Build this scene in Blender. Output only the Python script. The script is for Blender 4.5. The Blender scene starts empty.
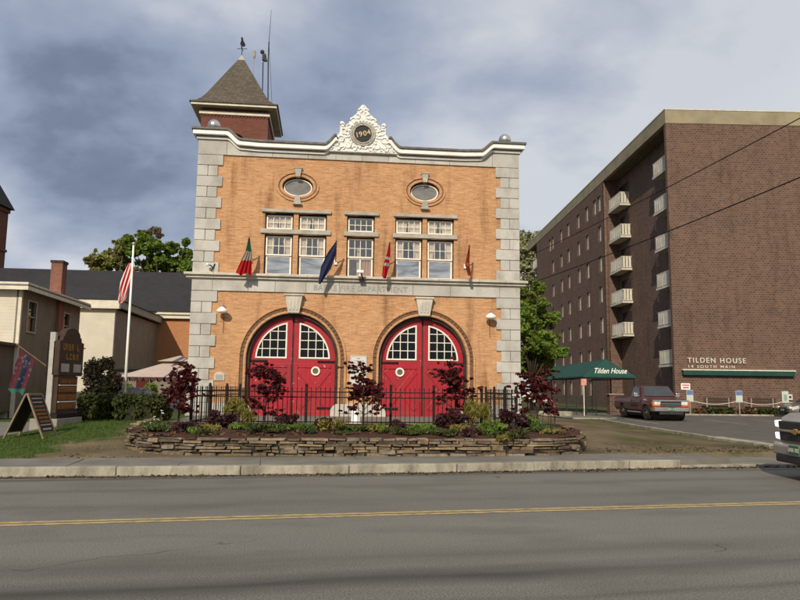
import bpy, bmesh, math, random
import numpy as np
from mathutils import Vector, Matrix
R = math.radians
PI = math.pi
rnd = random.Random(7)
sc = bpy.context.scene
COL = sc.collection

# ---------------------------------------------------------------- camera
PITCH, ROLL, EYE, FPX = R(7.13), .0117, 1.6, 700.
F_ = Vector((0, math.cos(PITCH), math.sin(PITCH)))
R0 = Vector((1, 0, 0)); U0 = Vector((0, -math.sin(PITCH), math.cos(PITCH)))
RC = (R0*math.cos(ROLL) + U0*math.sin(ROLL)); UC = (U0*math.cos(ROLL) - R0*math.sin(ROLL))
cam = bpy.data.cameras.new('camera'); cam_o = bpy.data.objects.new('camera', cam); COL.objects.link(cam_o)
cam.sensor_width = 36; cam.lens = 36*FPX/800; cam.clip_end = 5000; cam.clip_start = .05
m = Matrix((RC, UC, -F_)).transposed().to_4x4(); m.translation = (0, 0, EYE)
cam_o.matrix_world = m
sc.camera = cam_o
def at(x, y, Y):
    """point seen at photo pixel x, y when it stands Y metres in front of the eye"""
    d = F_ + RC*((x-400)/FPX) - UC*((y-300)/FPX)
    return Vector((0, 0, EYE)) + d*(Y/d.y)

# ---------------------------------------------------------------- world, sun, exposure
SUN_EL, SUN_AZ = R(31), R(14)          # the sun stands behind the camera, to its left
sun_dir = Vector((-math.sin(SUN_AZ)*math.cos(SUN_EL), -math.cos(SUN_AZ)*math.cos(SUN_EL), math.sin(SUN_EL)))
sl = bpy.data.lights.new('sun', 'SUN'); sl.energy = 3.9; sl.angle = R(.6); sl.color = (1, .88, .70)
so = bpy.data.objects.new('sun', sl); COL.objects.link(so)
so.rotation_euler = sun_dir.to_track_quat('Z', 'Y').to_euler()
W = bpy.data.worlds.new('World'); sc.world = W; W.use_nodes = True
nt = W.node_tree; nt.nodes.clear(); N = nt.nodes.new; L = nt.links.new
def wmath(op, a, b=None):
    n = N('ShaderNodeMath'); n.operation = op
    for i, v in enumerate((a, b)):
        if v is None: continue
        if isinstance(v, (int, float)): n.inputs[i].default_value = v
        else: L(v, n.inputs[i])
    return n.outputs[0]
sky = N('ShaderNodeTexSky'); sky.sky_type = 'NISHITA'; sky.sun_disc = False
sky.sun_elevation = SUN_EL; sky.sun_rotation = PI + SUN_AZ; sky.air_density = 1.2; sky.dust_density = 1.5
bg = N('ShaderNodeBackground'); bg.inputs[1].default_value = .075; L(sky.outputs[0], bg.inputs[0])
tc = N('ShaderNodeTexCoord'); sp = N('ShaderNodeSeparateXYZ'); L(tc.outputs['Generated'], sp.inputs[0])
zz = wmath('ADD', wmath('MAXIMUM', sp.outputs[2], 0), .42)
cb = N('ShaderNodeCombineXYZ'); L(wmath('DIVIDE', sp.outputs[0], zz), cb.inputs[0]); L(wmath('DIVIDE', sp.outputs[1], zz), cb.inputs[1])
def wnoise(scale, det, off, dist=.0, sx=1):
    mp = N('ShaderNodeMapping'); mp.inputs[1].default_value = off; mp.inputs[3].default_value = (sx, 1, 1); L(cb.outputs[0], mp.inputs[0])
    n = N('ShaderNodeTexNoise'); n.inputs['Scale'].default_value = scale; n.inputs['Detail'].default_value = det
    n.inputs['Roughness'].default_value = .52; n.inputs['Distortion'].default_value = dist; L(mp.outputs[0], n.inputs['Vector'])
    return n.outputs[0]
n1 = wnoise(1.5, 8, (3.1, .4, 0), .1); n2 = wnoise(4.2, 8, (7.7, 2.4, 1), .15, .8)
# darker bank of cloud in the west (left of the view)
side = wmath('MULTIPLY', wmath('ADD', sp.outputs[0], .50), .27)
low = wmath('MULTIPLY', wmath('MAXIMUM', wmath('SUBTRACT', .27, sp.outputs[2]), 0), 1.0)
dens = wmath('ADD', wmath('ADD', wmath('ADD', wmath('MULTIPLY', n1, 1.15), wmath('MULTIPLY', n2, .58)), wmath('SUBTRACT', side, .14)), low)
cr = N('ShaderNodeValToRGB'); L(dens, cr.inputs[0])
e = cr.color_ramp.elements
e[0].position = .50; e[0].color = (.155, .19, .27, 1)
e[1].position = .98; e[1].color = (.72, .74, .78, 1)
for p_, c_ in ((.60, (.20, .24, .34, 1)), (.69, (.31, .365, .49, 1)), (.80, (.43, .48, .60, 1))):
    q = e.new(p_); q.color = c_
bg2 = N('ShaderNodeBackground'); bg2.inputs[1].default_value = 1.0; L(cr.outputs[0], bg2.inputs[0])
mx = N('ShaderNodeMixShader')
cov = N('ShaderNodeMapRange'); L(wnoise(1.1, 5, (1.2, 5.1, 3), .3), cov.inputs[0])
cov.inputs[1].default_value = .30; cov.inputs[2].default_value = .60; cov.inputs[3].default_value = 1.0; cov.inputs[4].default_value = .80
L(cov.outputs[0], mx.inputs[0]); L(bg.outputs[0], mx.inputs[1]); L(bg2.outputs[0], mx.inputs[2])
wo = N('ShaderNodeOutputWorld'); L(mx.outputs[0], wo.inputs[0])
sc.view_settings.view_transform = 'Standard'; sc.view_settings.look = 'None'
sc.view_settings.exposure = 0.0; sc.view_settings.gamma = 1
sc.render.engine = 'CYCLES'
sc.render.resolution_x = 1024; sc.render.resolution_y = 768
sc.cycles.max_bounces = 5; sc.cycles.transparent_max_bounces = 8

# ---------------------------------------------------------------- materials
class NB:
    def __init__(s, name):
        s.m = bpy.data.materials.new(name); s.m.use_nodes = True; s.t = s.m.node_tree; s.t.nodes.clear()
        s.out = s.n('ShaderNodeOutputMaterial'); s.b = s.n('ShaderNodeBsdfPrincipled'); s.l(s.b.outputs[0], s.out.inputs[0])
        s.tc = s.n('ShaderNodeTexCoord')
    def n(s, t): return s.t.nodes.new(t)
    def l(s, a, b): s.t.links.new(a, b)
    def mth(s, op, a, b=None, c=None):
        n = s.n('ShaderNodeMath'); n.operation = op
        for i, v in enumerate((a, b, c)):
            if v is None: continue
            if isinstance(v, (int, float)): n.inputs[i].default_value = v
            else: s.l(v, n.inputs[i])
        return n.outputs[0]
    def noise(s, scale, det=5, st=(1, 1, 1), off=(0, 0, 0), rough=.55, dist=0, vec=None):
        mp = s.n('ShaderNodeMapping'); mp.inputs[3].default_value = st; mp.inputs[1].default_value = off
        s.l(vec or s.tc.outputs['Object'], mp.inputs[0])
        n = s.n('ShaderNodeTexNoise'); n.inputs['Scale'].default_value = scale; n.inputs['Detail'].default_value = det
        n.inputs['Roughness'].default_value = rough; n.inputs['Distortion'].default_value = dist; s.l(mp.outputs[0], n.inputs['Vector'])
        return n.outputs[0]
    def rng(s, v, a, b, c=0., d=1.):
        n = s.n('ShaderNodeMapRange'); s.l(v, n.inputs[0])
        for i, q in enumerate((a, b, c, d)): n.inputs[i+1].default_value = q
        return n.outputs[0]
    def mix(s, f, a, b, mode='MIX'):
        n = s.n('ShaderNodeMix'); n.data_type = 'RGBA'; n.blend_type = mode
        for i, v in ((0, f), (6, a), (7, b)):
            if isinstance(v, (int, float)): n.inputs[i].default_value = v
            elif isinstance(v, tuple): n.inputs[i].default_value = v if len(v) == 4 else (*v, 1)
            else: s.l(v, n.inputs[i])
        return n.outputs[2]
    def bump(s, h, st=.3, d=.02):
        n = s.n('ShaderNodeBump'); n.inputs['Strength'].default_value = st; n.inputs['Distance'].default_value = d
        s.l(h, n.inputs['Height']); s.l(n.outputs[0], s.b.inputs['Normal'])
    def col(s, c):
        if isinstance(c, tuple): s.b.inputs['Base Color'].default_value = (*c, 1)
        else: s.l(c, s.b.inputs['Base Color'])
    def set(s, rough=.8, metal=0., spec=.4):
        s.b.inputs['Roughness'].default_value = rough; s.b.inputs['Metallic'].default_value = metal
        s.b.inputs['Specular IOR Level'].default_value = spec
MATS = {}
def mat(name, c1, c2=None, scale=4, st=(1, 1, 1), rough=.8, metal=0., bump=0., spec=.35, lo=.35, hi=.65, island=0., bd=.01):
    if name in MATS: return MATS[name]
    b = NB(name); b.set(rough, metal, spec)
    if c2 is None: c2 = tuple(x*.8 for x in c1)
    nz = b.noise(scale, 6, st); c = b.mix(b.rng(nz, lo, hi), c1, c2)
    if island:
        g = b.n('ShaderNodeNewGeometry'); v = b.rng(g.outputs['Random Per Island'], 0, 1, 1-island, 1+island)
        h = b.n('ShaderNodeHueSaturation'); b.l(v, h.inputs['Value']); b.l(c, h.inputs['Color']); c = h.outputs[0]
    b.col(c)
    if bump: b.bump(b.noise(scale*4, 4, st), bump, bd)
    MATS[name] = b.m; return b.m
def brick_mat(name, c1, c2, mortar, bw, rh, ms, stain=(.5, .5, .5), streak=.25, bias=0., patch=.4, off=.5, bmp=.25, drip=0.):
    b = NB(name); b.set(.86, 0, .25)
    s = b.n('ShaderNodeSeparateXYZ'); b.l(b.tc.outputs['Object'], s.inputs[0])
    cb = b.n('ShaderNodeCombineXYZ'); b.l(b.mth('ADD', s.outputs[0], s.outputs[1]), cb.inputs[0]); b.l(s.outputs[2], cb.inputs[1])
    br = b.n('ShaderNodeTexBrick'); b.l(cb.outputs[0], br.inputs['Vector']); br.offset = off
    br.inputs['Scale'].default_value = 1; br.inputs['Brick Width'].default_value = bw; br.inputs['Row Height'].default_value = rh
    br.inputs['Mortar Size'].default_value = ms; br.inputs['Mortar Smooth'].default_value = .3; br.inputs['Bias'].default_value = bias
    br.inputs['Color1'].default_value = (*c1, 1); br.inputs['Color2'].default_value = (*c2, 1); br.inputs['Mortar'].default_value = (*mortar, 1)
    c = br.outputs[0]
    n1 = b.noise(1.3, 4, (2.2, 2.2, 24)); c = b.mix(b.mth('MULTIPLY', b.rng(n1, .42, .7), streak), c, tuple(min(1, x*1.75) for x in c1))
    n3 = b.noise(1.7, 4, (2.4, 2.4, 20), (4, 4, 4)); c = b.mix(b.mth('MULTIPLY', b.rng(n3, .5, .75), streak), c, tuple(x*.5 for x in c1))
    n2 = b.noise(.55, 7, (1, 1, .7)); c = b.mix(b.mth('MULTIPLY', b.rng(n2, .45, .75), patch), c, b.mix(1., c, (*stain, 1), 'MULTIPLY'))
    if drip: n5 = b.noise(1.5, 6, (1.6, 1.6, .22), (2, 9, 1)); c = b.mix(b.mth('MULTIPLY', b.rng(n5, .54, .74), drip), c, b.mix(1., c, (.42, .38, .36, 1), 'MULTIPLY')); n6 = b.noise(14, 4, off=(5, 5, 5)); c = b.mix(b.mth('MULTIPLY', b.rng(n6, .42, .7), .35), c, b.mix(1., c, (.55, .5, .48, 1), 'MULTIPLY'))
    b.col(c); b.bump(b.mth('SUBTRACT', 1., br.outputs['Fac']), bmp, .01)
    return b.m
M_BRICK = brick_mat('orange_roman_brick', (.53, .298, .150), (.41, .205, .096), (.45, .30, .18), .30, .066, .007, (.66, .60, .56), .42, drip=.8)
M_TOWER = brick_mat('red_brown_brick', (.175, .066, .046), (.13, .05, .037), (.12, .06, .045), .22, .075, .007, (.6, .6, .6), .25)
M_TIL = brick_mat('brown_block_brick', (.165, .096, .070), (.092, .058, .047), (.19, .13, .094), .25, .16, .020, (.72, .74, .78), .06, .1, .7, .5, .3, drip=.5)
M_ANNEX = brick_mat('annex_brick', (.46, .20, .085), (.40, .17, .07), (.33, .19, .11), .24, .08, .008, (.7, .7, .7), .2)
M_CHURCH = brick_mat('dark_red_church_brick', (.15, .05, .032), (.11, .038, .025), (.10, .05, .04), .22, .08, .008, (.6, .6, .6), .2)
M_CHIM = brick_mat('worn_chimney_brick', (.17, .065, .045), (.13, .055, .04), (.16, .11, .09), .22, .08, .008, (1.9, 1.9, 1.9), .3, 0, 1.)
def granite():
    b = NB('grey_granite'); b.set(.82, 0, .3)
    g = b.n('ShaderNodeNewGeometry')
    c = b.mix(b.rng(g.outputs['Random Per Island'], 0, 1), (.43, .42, .385), (.57, .555, .51))
    c = b.mix(b.rng(b.noise(1.6, 7, (1, 1, .6)), .45, .72), c, (.34, .32, .28))
    c = b.mix(b.mth('MULTIPLY', b.rng(b.noise(60, 3), .4, .7), .35), c, (.2, .2, .19))
    b.col(c); b.bump(b.noise(5, 8, rough=.65), .55, .035); return b.m
M_GRAN = granite()
M_TRIM = mat('dressed_stone_trim', (.58, .54, .46), (.42, .395, .34), 2.2, bump=.15)
M_LINTEL = mat('grey_stone_lintel', (.44, .41, .36), (.31, .29, .25), 3, bump=.2)
M_WHITE = mat('white_painted_metal', (.84, .83, .79), (.66, .65, .61), 1.8, rough=.5, lo=.5, hi=.8)
M_WOODW = mat('white_window_paint', (.82, .79, .70), (.70, .67, .58), 6, rough=.5)
M_DCAP = mat('weathered_lead_cap', (.16, .145, .13), (.09, .085, .08), 6, rough=.6)
M_DARK = mat('dark_parts_and_reveal_shade', (.02, .016, .013), (.05, .035, .025), 5)  # near-black for dark parts; also painted shade inside the door reveals
M_BLACK = mat('black_iron_paint', (.010, .009, .009), (.022, .017, .015), 8, rough=.75, spec=.2)
M_INT = mat('dark_room', (.03, .027, .024), rough=1)
M_SILV = mat('silver_metal', (.62, .60, .56), (.50, .48, .44), 4, rough=.32, metal=.9)
def red_door():
    b = NB('chipped_red_paint'); b.set(.42, 0, .4)
    c = b.mix(b.rng(b.noise(1.4, 5), .4, .7), (.37, .010, .022), (.28, .014, .024))
    s = b.n('ShaderNodeSeparateXYZ'); b.l(b.tc.outputs['Object'], s.inputs[0]); fr = b.mth('FRACT', b.mth('DIVIDE', s.outputs[0], .145))
    c = b.mix(b.mth('MULTIPLY', b.rng(fr, 0, .07, 1, 0), b.mth('LESS_THAN', s.outputs[2], 2.5)), c, (.12, .006, .010))
    c = b.mix(b.mth('MULTIPLY', b.rng(b.noise(2.2, 6, (1, 1, .4), (1, 6, 0)), .5, .72), b.rng(s.outputs[2], .5, 2.6, .6, .15)), c, (.20, .05, .045))
    c = b.mix(b.rng(b.noise(7, 6, (1.2, 1, .7), (3, 1, 2), .7), .64, .68, 0, .75), c, (.62, .42, .36))
    b.col(c); b.bump(b.noise(9, 4), .12); return b.m
M_RED = red_door()
M_REDP = mat('red_door_panel', (.30, .012, .02), (.22, .012, .02), 3, rough=.5)
def glass(name, tint, fac, rough=.03, gcol=(.9, .95, 1)):
    b = NB(name); b.t.nodes.remove(b.b)
    tr = b.n('ShaderNodeBsdfTransparent'); tr.inputs[0].default_value = (*tint, 1)
    gl = b.n('ShaderNodeBsdfGlossy'); gl.inputs['Roughness'].default_value = rough; gl.inputs[0].default_value = (*gcol, 1)
    mx = b.n('ShaderNodeMixShader'); mx.inputs[0].default_value = fac
    b.l(tr.outputs[0], mx.inputs[1]); b.l(gl.outputs[0], mx.inputs[2]); b.l(mx.outputs[0], b.out.inputs[0])
    if fac > .5: b.l(b.mix(b.rng(b.noise(1.1, 5, (1, 1, 3.5), dist=.6), .38, .62), (.50, .50, .50), (1, .98, .93)), gl.inputs[0])
    bp = b.n('ShaderNodeBump'); bp.inputs['Strength'].default_value = .09; bp.inputs['Distance'].default_value = .02
    b.l(b.noise(1.5, 2), bp.inputs['Height']); b.l(bp.outputs[0], gl.inputs['Normal'])
    return b.m
M_GLASS = glass('window_glass', (.95, .93, .90), .12, gcol=(1, .97, .93))
M_GLASS2 = glass('sky_reflecting_glass', (.4, .4, .4), .62, gcol=(1, .97, .92))
M_GLASSD = glass('dusty_door_glass', (.22, .18, .16), .03, .25)
M_CARG = glass('car_window_glass', (.12, .13, .14), .16, .02)
M_CURT = mat('cream_curtain', (.85, .82, .76), (.70, .66, .60), 14, (6, 1, .6), rough=.9)
M_PINKC = mat('tan_curtain', (.50, .30, .21), (.42, .25, .17), 10, (6, 1, .6), rough=.9)
M_OVALG = mat('frosted_grey_glass', (.20, .195, .185), (.12, .118, .115), 2.2, (1, 1, 2), rough=.18, spec=.6)
def asphalt():
    b = NB('worn_road_asphalt'); b.set(.88, 0, .25)
    c = b.mix(b.rng(b.noise(.35, 6, (.25, 1, 1)), .35, .68), (.132, .127, .106), (.178, .171, .145))
    c = b.mix(b.mth('MULTIPLY', b.rng(b.noise(55, 3), .45, .68), .65), c, (.30, .285, .25))
    c = b.mix(b.mth('MULTIPLY', b.rng(b.noise(75, 2, off=(3, 3, 3)), .5, .70), .75), c, (.045, .04, .036))
    c = b.mix(b.mth('MULTIPLY', b.rng(b.noise(1.1, 7, (.5, 1, 1), (8, 8, 0)), .50, .66), .35), c, (.085, .078, .064))
    s = b.n('ShaderNodeSeparateXYZ'); b.l(b.tc.outputs['Object'], s.inputs[0])
    wob = b.mth('MULTIPLY', b.noise(.3, 3), .5)
    def track(y0, w, k, col):
        nonlocal c
        xf = b.rng(s.outputs[0], 0, 7, 1, .25 if y0 < -2 else 1)
        d = b.mth('ABSOLUTE', b.mth('SUBTRACT', b.mth('ADD', s.outputs[1], wob), y0+.25))
        f = b.mth('MULTIPLY', b.rng(d, 0, w, 1, 0), b.rng(b.noise(.8, 6, (.18, 1.6, 1), (y0, 0, 0)), .30, .56, .25, 1))
        c = b.mix(b.mth('MULTIPLY', b.mth('MULTIPLY', f, xf), k), c, col)
    track(-2.95, .36, .95, (.05, .046, .041)); track(-2.2, .5, .55, (.08, .072, .062)); track(-3.7, .12, .7, (.05, .045, .04)); track(-4.4, .5, .4, (.09, .08, .07))
    track(1.1, .35, .35, (.07, .065, .055)); track(2.6, .3, .4, (.065, .06, .052)); track(3.9, .22, .8, (.05, .042, .034))
    # cracks and tar snakes
    v = b.n('ShaderNodeTexVoronoi'); v.feature = 'DISTANCE_TO_EDGE'; v.inputs['Scale'].default_value = .42
    mp = b.n('ShaderNodeMapping'); mp.inputs[3].default_value = (.55, 1.25, 1)
    vm = b.n('ShaderNodeVectorMath'); vm.operation = 'ADD'; b.l(b.tc.outputs['Object'], vm.inputs[0])
    nn = b.n('ShaderNodeTexNoise'); nn.inputs['Scale'].default_value = 1.3; b.l(b.tc.outputs['Object'], nn.inputs['Vector']); b.l(nn.outputs[1], vm.inputs[1])
    b.l(vm.outputs[0], mp.inputs[0]); b.l(mp.outputs[0], v.inputs['Vector'])
    f = b.mth('MULTIPLY', b.rng(v.outputs[0], 0, .006, 1, 0), b.rng(b.noise(.5, 3, off=(9, 1, 0)), .58, .64))
    c = b.mix(b.mth('MULTIPLY', f, .75), c, (.035, .03, .027))
    b.col(c); b.bump(b.noise(60, 3), .35, .006); return b.m
M_ROAD = asphalt()
M_YEL = mat('worn_yellow_paint', (.46, .34, .14), (.20, .17, .115), 14, (.5, 1, 1), rough=.85, lo=.45, hi=.68)
M_LINEW = mat('faded_white_paint', (.45, .43, .38), (.2, .19, .17), 8, lo=.4, hi=.7)
M_LOT = mat('dark_lot_asphalt', (.085, .078, .066), (.12, .108, .09), 1.2, bump=.2)
M_WALK = mat('grey_concrete_walk', (.135, .125, .105), (.20, .185, .155), 1.5, (1, 1, 1), bump=.2)
M_PAD = mat('concrete_apron', (.22, .20, .17), (.15, .135, .115), 1.5, bump=.2)
M_KERB = mat('pale_granite_kerb', (.35, .325, .255), (.18, .165, .125), 3.2, (1, 1, .5), bump=.9, lo=.42, hi=.68, island=.12, bd=.03)
M_SOIL = mat('bark_mulch', (.105, .040, .024), (.045, .022, .014), 22, bump=.9, rough=1, bd=.04)
def ground_mat():
    b = NB('dirt_and_grass_ground'); b.set(1, 0, .1)
    s = b.n('ShaderNodeSeparateXYZ'); b.l(b.tc.outputs['Object'], s.inputs[0]); X, Y = s.outputs[0], s.outputs[1]
    dirt = b.mix(b.rng(b.noise(.45, 7), .38, .64), (.085, .062, .038), (.20, .16, .095))
    dirt = b.mix(b.rng(b.noise(.9, 5, off=(4, 2, 0)), .52, .7, 0, .5), dirt, (.12, .105, .045))
    dirt = b.mix(b.mth('MULTIPLY', b.rng(b.noise(22, 3), .5, .75), .6), dirt, (.045, .032, .022))
    grass = b.mix(b.rng(b.noise(3, 6), .35, .65), (.040, .072, .014), (.085, .105, .026))
    w = b.mth('MULTIPLY', b.mth('SUBTRACT', b.noise(.9, 5), .5), 3.2)
    gl = b.rng(b.mth('ADD', X, b.mth('ADD', w, b.mth('MULTIPLY', b.mth('SUBTRACT', Y, 14), -.09))), -7.6, -6.9, 1, 0)
    # thin grass fringe along the lot kerb and sparse grass on the verge
    gr = b.mth('MULTIPLY', b.rng(b.mth('ADD', X, b.mth('MULTIPLY', w, .35)), 9.2, 9.9, 0, .75), b.rng(b.noise(1.4, 4), .35, .5))
    gs = b.mth('MULTIPLY', b.rng(b.noise(.6, 5, off=(1, 7, 0)), .5, .66), b.mth('MULTIPLY', b.rng(Y, 15, 18), .55))
    c = b.mix(b.mth('MAXIMUM', gl, b.mth('MAXIMUM', gr, gs)), dirt, grass)
    b.col(c); b.bump(b.noise(14, 5), .8, .04); return b.m
M_GROUND = ground_mat()
def leaf_mat(name, c1, c2, c3=None, tr=.25):
    b = NB(name); b.set(.6, 0, .3)
    g = b.n('ShaderNodeNewGeometry'); c = b.mix(g.outputs['Random Per Island'], c1, c2)
    if c3: c = b.mix(b.rng(b.noise(.5, 4), .45, .65), c, c3)
    b.col(c)
    t = b.n('ShaderNodeBsdfTranslucent'); b.l(c, t.inputs[0]); mx = b.n('ShaderNodeMixShader'); mx.inputs[0].default_value = tr
    b.l(b.b.outputs[0], mx.inputs[1]); b.l(t.outputs[0], mx.inputs[2]); b.l(mx.outputs[0], b.out.inputs[0]); return b.m
M_LF = leaf_mat('spring_green_leaves', (.10, .19, .026), (.22, .31, .05), (.18, .21, .035), .35)
M_LFO = leaf_mat('olive_bud_leaves', (.19, .21, .05), (.30, .31, .09), (.19, .14, .06), .35)
M_LFP = leaf_mat('pale_budding_twigs', (.24, .25, .12), (.36, .35, .20), (.20, .23, .09))
M_MAPLE = leaf_mat('maroon_maple_leaves', (.050, .008, .009), (.105, .014, .015), None, .2)
M_HEDGE = leaf_mat('hedge_leaves', (.030, .045, .010), (.065, .080, .018), (.08, .075, .02))
M_DBUSH = leaf_mat('dark_bush_leaves', (.018, .02, .010), (.035, .030, .014), (.05, .022, .016))
M_YSH = leaf_mat('yellow_green_shrub_leaves', (.17, .16, .03), (.24, .20, .05), (.13, .12, .03))
M_PUR = leaf_mat('dark_purple_foliage', (.035, .012, .016), (.065, .022, .024))
M_PER = leaf_mat('bright_green_perennial', (.07, .14, .018), (.14, .21, .03))
M_PER2 = leaf_mat('dull_green_perennial', (.05, .085, .02), (.10, .13, .035))
M_GRASS = leaf_mat('grass_blades', (.045, .095, .014), (.09, .135, .026))
M_WFL = mat('white_petals', (.75, .72, .68), rough=.7)
M_PFL = mat('pink_petals', (.55, .12, .12), rough=.7)
M_BARK = mat('brown_bark', (.075, .055, .04), (.045, .032, .025), 12, bump=.5)
M_BARKG = mat('grey_bark', (.12, .10, .08), (.08, .065, .05), 12, bump=.5)
def shingle(name, c1, c2, w=.3, h=.15, mort=(.03, .028, .026)):
    return brick_mat(name, c1, c2, mort, w, h, .008, (.75, .72, .66), .12, 0, .6, .5, .3)
M_SHIN = shingle('mossy_slate_shingles', (.135, .112, .085), (.085, .075, .060), .2, .11)
M_SLATE = shingle('charcoal_asphalt_shingles', (.036, .034, .036), (.028, .027, .029), .3, .14, (.02, .02, .02))
def siding(name, c1, c2, h=.11):
    b = NB(name); b.set(.7, 0, .3)
    s = b.n('ShaderNodeSeparateXYZ'); b.l(b.tc.outputs['Object'], s.inputs[0])
    fr = b.mth('FRACT', b.mth('DIVIDE', s.outputs[2], h))
    c = b.mix(b.rng(b.noise(1.2, 6), .4, .7), c1, c2)
    c = b.mix(b.rng(fr, .0, .10, .55, 0), c, tuple(x*.35 for x in c1))
    b.col(c); b.bump(fr, .5, .02); return b.m
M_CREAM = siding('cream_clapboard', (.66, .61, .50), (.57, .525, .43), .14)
M_GREYC = siding('shade_darkened_taupe_clapboard', (.23, .205, .17), (.18, .16, .13), .14)  # taupe base colour lowered to paint extra shade onto the side walls
M_GREYP = siding('grey_porch_cladding', (.15, .13, .105), (.11, .097, .08), .16)
M_CREAMT = mat('cream_trim', (.70, .66, .55), (.58, .54, .44), 3)
M_FASC = mat('weathered_tan_fascia', (.30, .255, .165), (.21, .175, .115), .7, lo=.4, hi=.7)
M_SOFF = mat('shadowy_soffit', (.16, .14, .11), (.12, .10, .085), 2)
M_GREEN = mat('dark_green_canvas', (.008, .062, .045), (.006, .046, .036), 1.5, rough=.75)
M_CREAMM = mat('cream_metal', (.62, .58, .49), (.50, .47, .39), 3, rough=.5)
M_CONC = mat('grey_concrete', (.30, .28, .24), (.22, .205, .17), 2.5, bump=.2)

# ---------------------------------------------------------------- mesh helpers
class MB:
    def __init__(s): s.v = []; s.f = []; s.mi = []; s.k = 0; s.X = None
    def mat(s, k): s.k = k; return s
    def add(s, vs, fs):
        o = len(s.v)
        for p in vs:
            p = Vector(p); s.v.append(tuple(s.X @ p) if s.X else tuple(p))
        for f in fs: s.f.append(tuple(i+o for i in f)); s.mi.append(s.k)
        return s
    def box(s, x0, x1, y0, y1, z0, z1):
        return s.add([(x, y, z) for z in (z0, z1) for y in (y0, y1) for x in (x0, x1)],
                     [(0, 2, 3, 1), (4, 5, 7, 6), (0, 1, 5, 4), (2, 6, 7, 3), (0, 4, 6, 2), (1, 3, 7, 5)])
    def bar(s, a, b, w, h=None, up=(0, 0, 1)):
        a, b = Vector(a), Vector(b); h = h or w; d = (b-a).normalized(); u = Vector(up)
        if abs(d.dot(u)) > .98: u = Vector((0, 1, 0))
        r = d.cross(u).normalized()*(w/2); u = r.cross(d).normalized()*(h/2)
        return s.add([a-r-u, a+r-u, a+r+u, a-r+u, b-r-u, b+r-u, b+r+u, b-r+u],
                     [(0, 1, 2, 3), (7, 6, 5, 4), (0, 4, 5, 1), (1, 5, 6, 2), (2, 6, 7, 3), (3, 7, 4, 0)])
    def tube(s, pts, rad, n=8, cap=True):
        pts = [Vector(p) for p in pts]; rr = rad if isinstance(rad, (list, tuple)) else [rad]*len(pts); vs = []; fs = []
        for i, p in enumerate(pts):
            d = (pts[min(i+1, len(pts)-1)]-pts[max(i-1, 0)]).normalized()
            u = Vector((0, 0, 1)) if abs(d.z) < .95 else Vector((1, 0, 0)); r = d.cross(u).normalized(); u = r.cross(d)
            for k in range(n): a = 2*PI*k/n; vs.append(p+(r*math.cos(a)+u*math.sin(a))*rr[i])
        for i in range(len(pts)-1):
            for k in range(n): k2 = (k+1) % n; fs.append((i*n+k, (i+1)*n+k, (i+1)*n+k2, i*n+k2))
        if cap: fs += [tuple(range(n)), tuple(reversed(range((len(pts)-1)*n, len(pts)*n)))]
        return s.add(vs, fs)
    def prism(s, poly, d0, d1, axis='y'):
        """poly of 2D points; axis y: (x,z) extruded in y; axis x: (y,z) extruded in x; axis z: (x,y) extruded in z"""
        n = len(poly)
        P = {'y': lambda a, b, d: (a, d, b), 'x': lambda a, b, d: (d, a, b), 'z': lambda a, b, d: (a, b, d)}[axis]
        vs = [P(a, b, d0) for a, b in poly]+[P(a, b, d1) for a, b in poly]
        fs = [tuple(range(n)), tuple(reversed(range(n, 2*n)))]+[((i+1) % n, i, i+n, (i+1) % n+n) for i in range(n)]
        return s.add(vs, fs)
    def band(s, A, B, d0, d1, closed=False):
        """strip between 2D outlines A and B (x,z), extruded in y"""
        n = len(A); vs = []
        for a, b in zip(A, B): vs += [(a[0], d0, a[1]), (b[0], d0, b[1]), (b[0], d1, b[1]), (a[0], d1, a[1])]
        fs = []
        for i in range(n if closed else n-1):
            o, q = 4*i, 4*((i+1) % n)
            for k in range(4): k2 = (k+1) % 4; fs.append((o+k, o+k2, q+k2, q+k))
        if not closed: fs += [(0, 3, 2, 1), tuple(4*(n-1)+k for k in range(4))]
        return s.add(vs, fs)
    def lathe(s, prof, c=(0, 0, 0), n=16, axis='z'):
        vs = []; fs = []; c = Vector(c)
        for r, h in prof:
            for k in range(n):
                a = 2*PI*k/n; x, y = r*math.cos(a), r*math.sin(a)
                vs.append(c+Vector({'z': (x, y, h), 'y': (x, h, y), 'x': (h, x, y)}[axis]))
        m_ = len(prof)
        for i in range(m_-1):
            for k in range(n): k2 = (k+1) % n; fs.append((i*n+k, i*n+k2, (i+1)*n+k2, (i+1)*n+k))
        fs += [tuple(reversed(range(n))), tuple(range((m_-1)*n, m_*n))]
        return s.add(vs, fs)
    def sphere(s, c, r, n=16, m_=10, sz=1):
        return s.lathe([(r*math.sin(PI*i/m_)+1e-4, -r*sz*math.cos(PI*i/m_)) for i in range(m_+1)], c, n)
    def build(s, name, mats, parent=None, bevel=0., smooth=False, seg=2, fix=True):
        me = bpy.data.meshes.new(name); me.from_pydata(s.v, [], s.f)
        for q in (mats if isinstance(mats, (list, tuple)) else [mats]): me.materials.append(q)
        me.polygons.foreach_set('material_index', s.mi)
        if fix and len(s.v) < 60000:
            bm = bmesh.new(); bm.from_mesh(me); bmesh.ops.recalc_face_normals(bm, faces=bm.faces); bm.to_mesh(me); bm.free()
        if smooth:
            me.polygons.foreach_set('use_smooth', [True]*len(me.polygons))
        o = bpy.data.objects.new(name, me); COL.objects.link(o)
        if parent: o.parent = parent
        if bevel:
            b = o.modifiers.new('bevel', 'BEVEL'); b.width = bevel; b.segments = seg; b.limit_method = 'ANGLE'; b.angle_limit = R(35)
            if smooth: b.harden_normals = False
        return o
def tag(o, label, cat, group=None):
    o['label'] = label; o['category'] = cat
    if group: o['group'] = group
    return o
def struct(o, kind='structure'): o['kind'] = kind; return o
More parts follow.
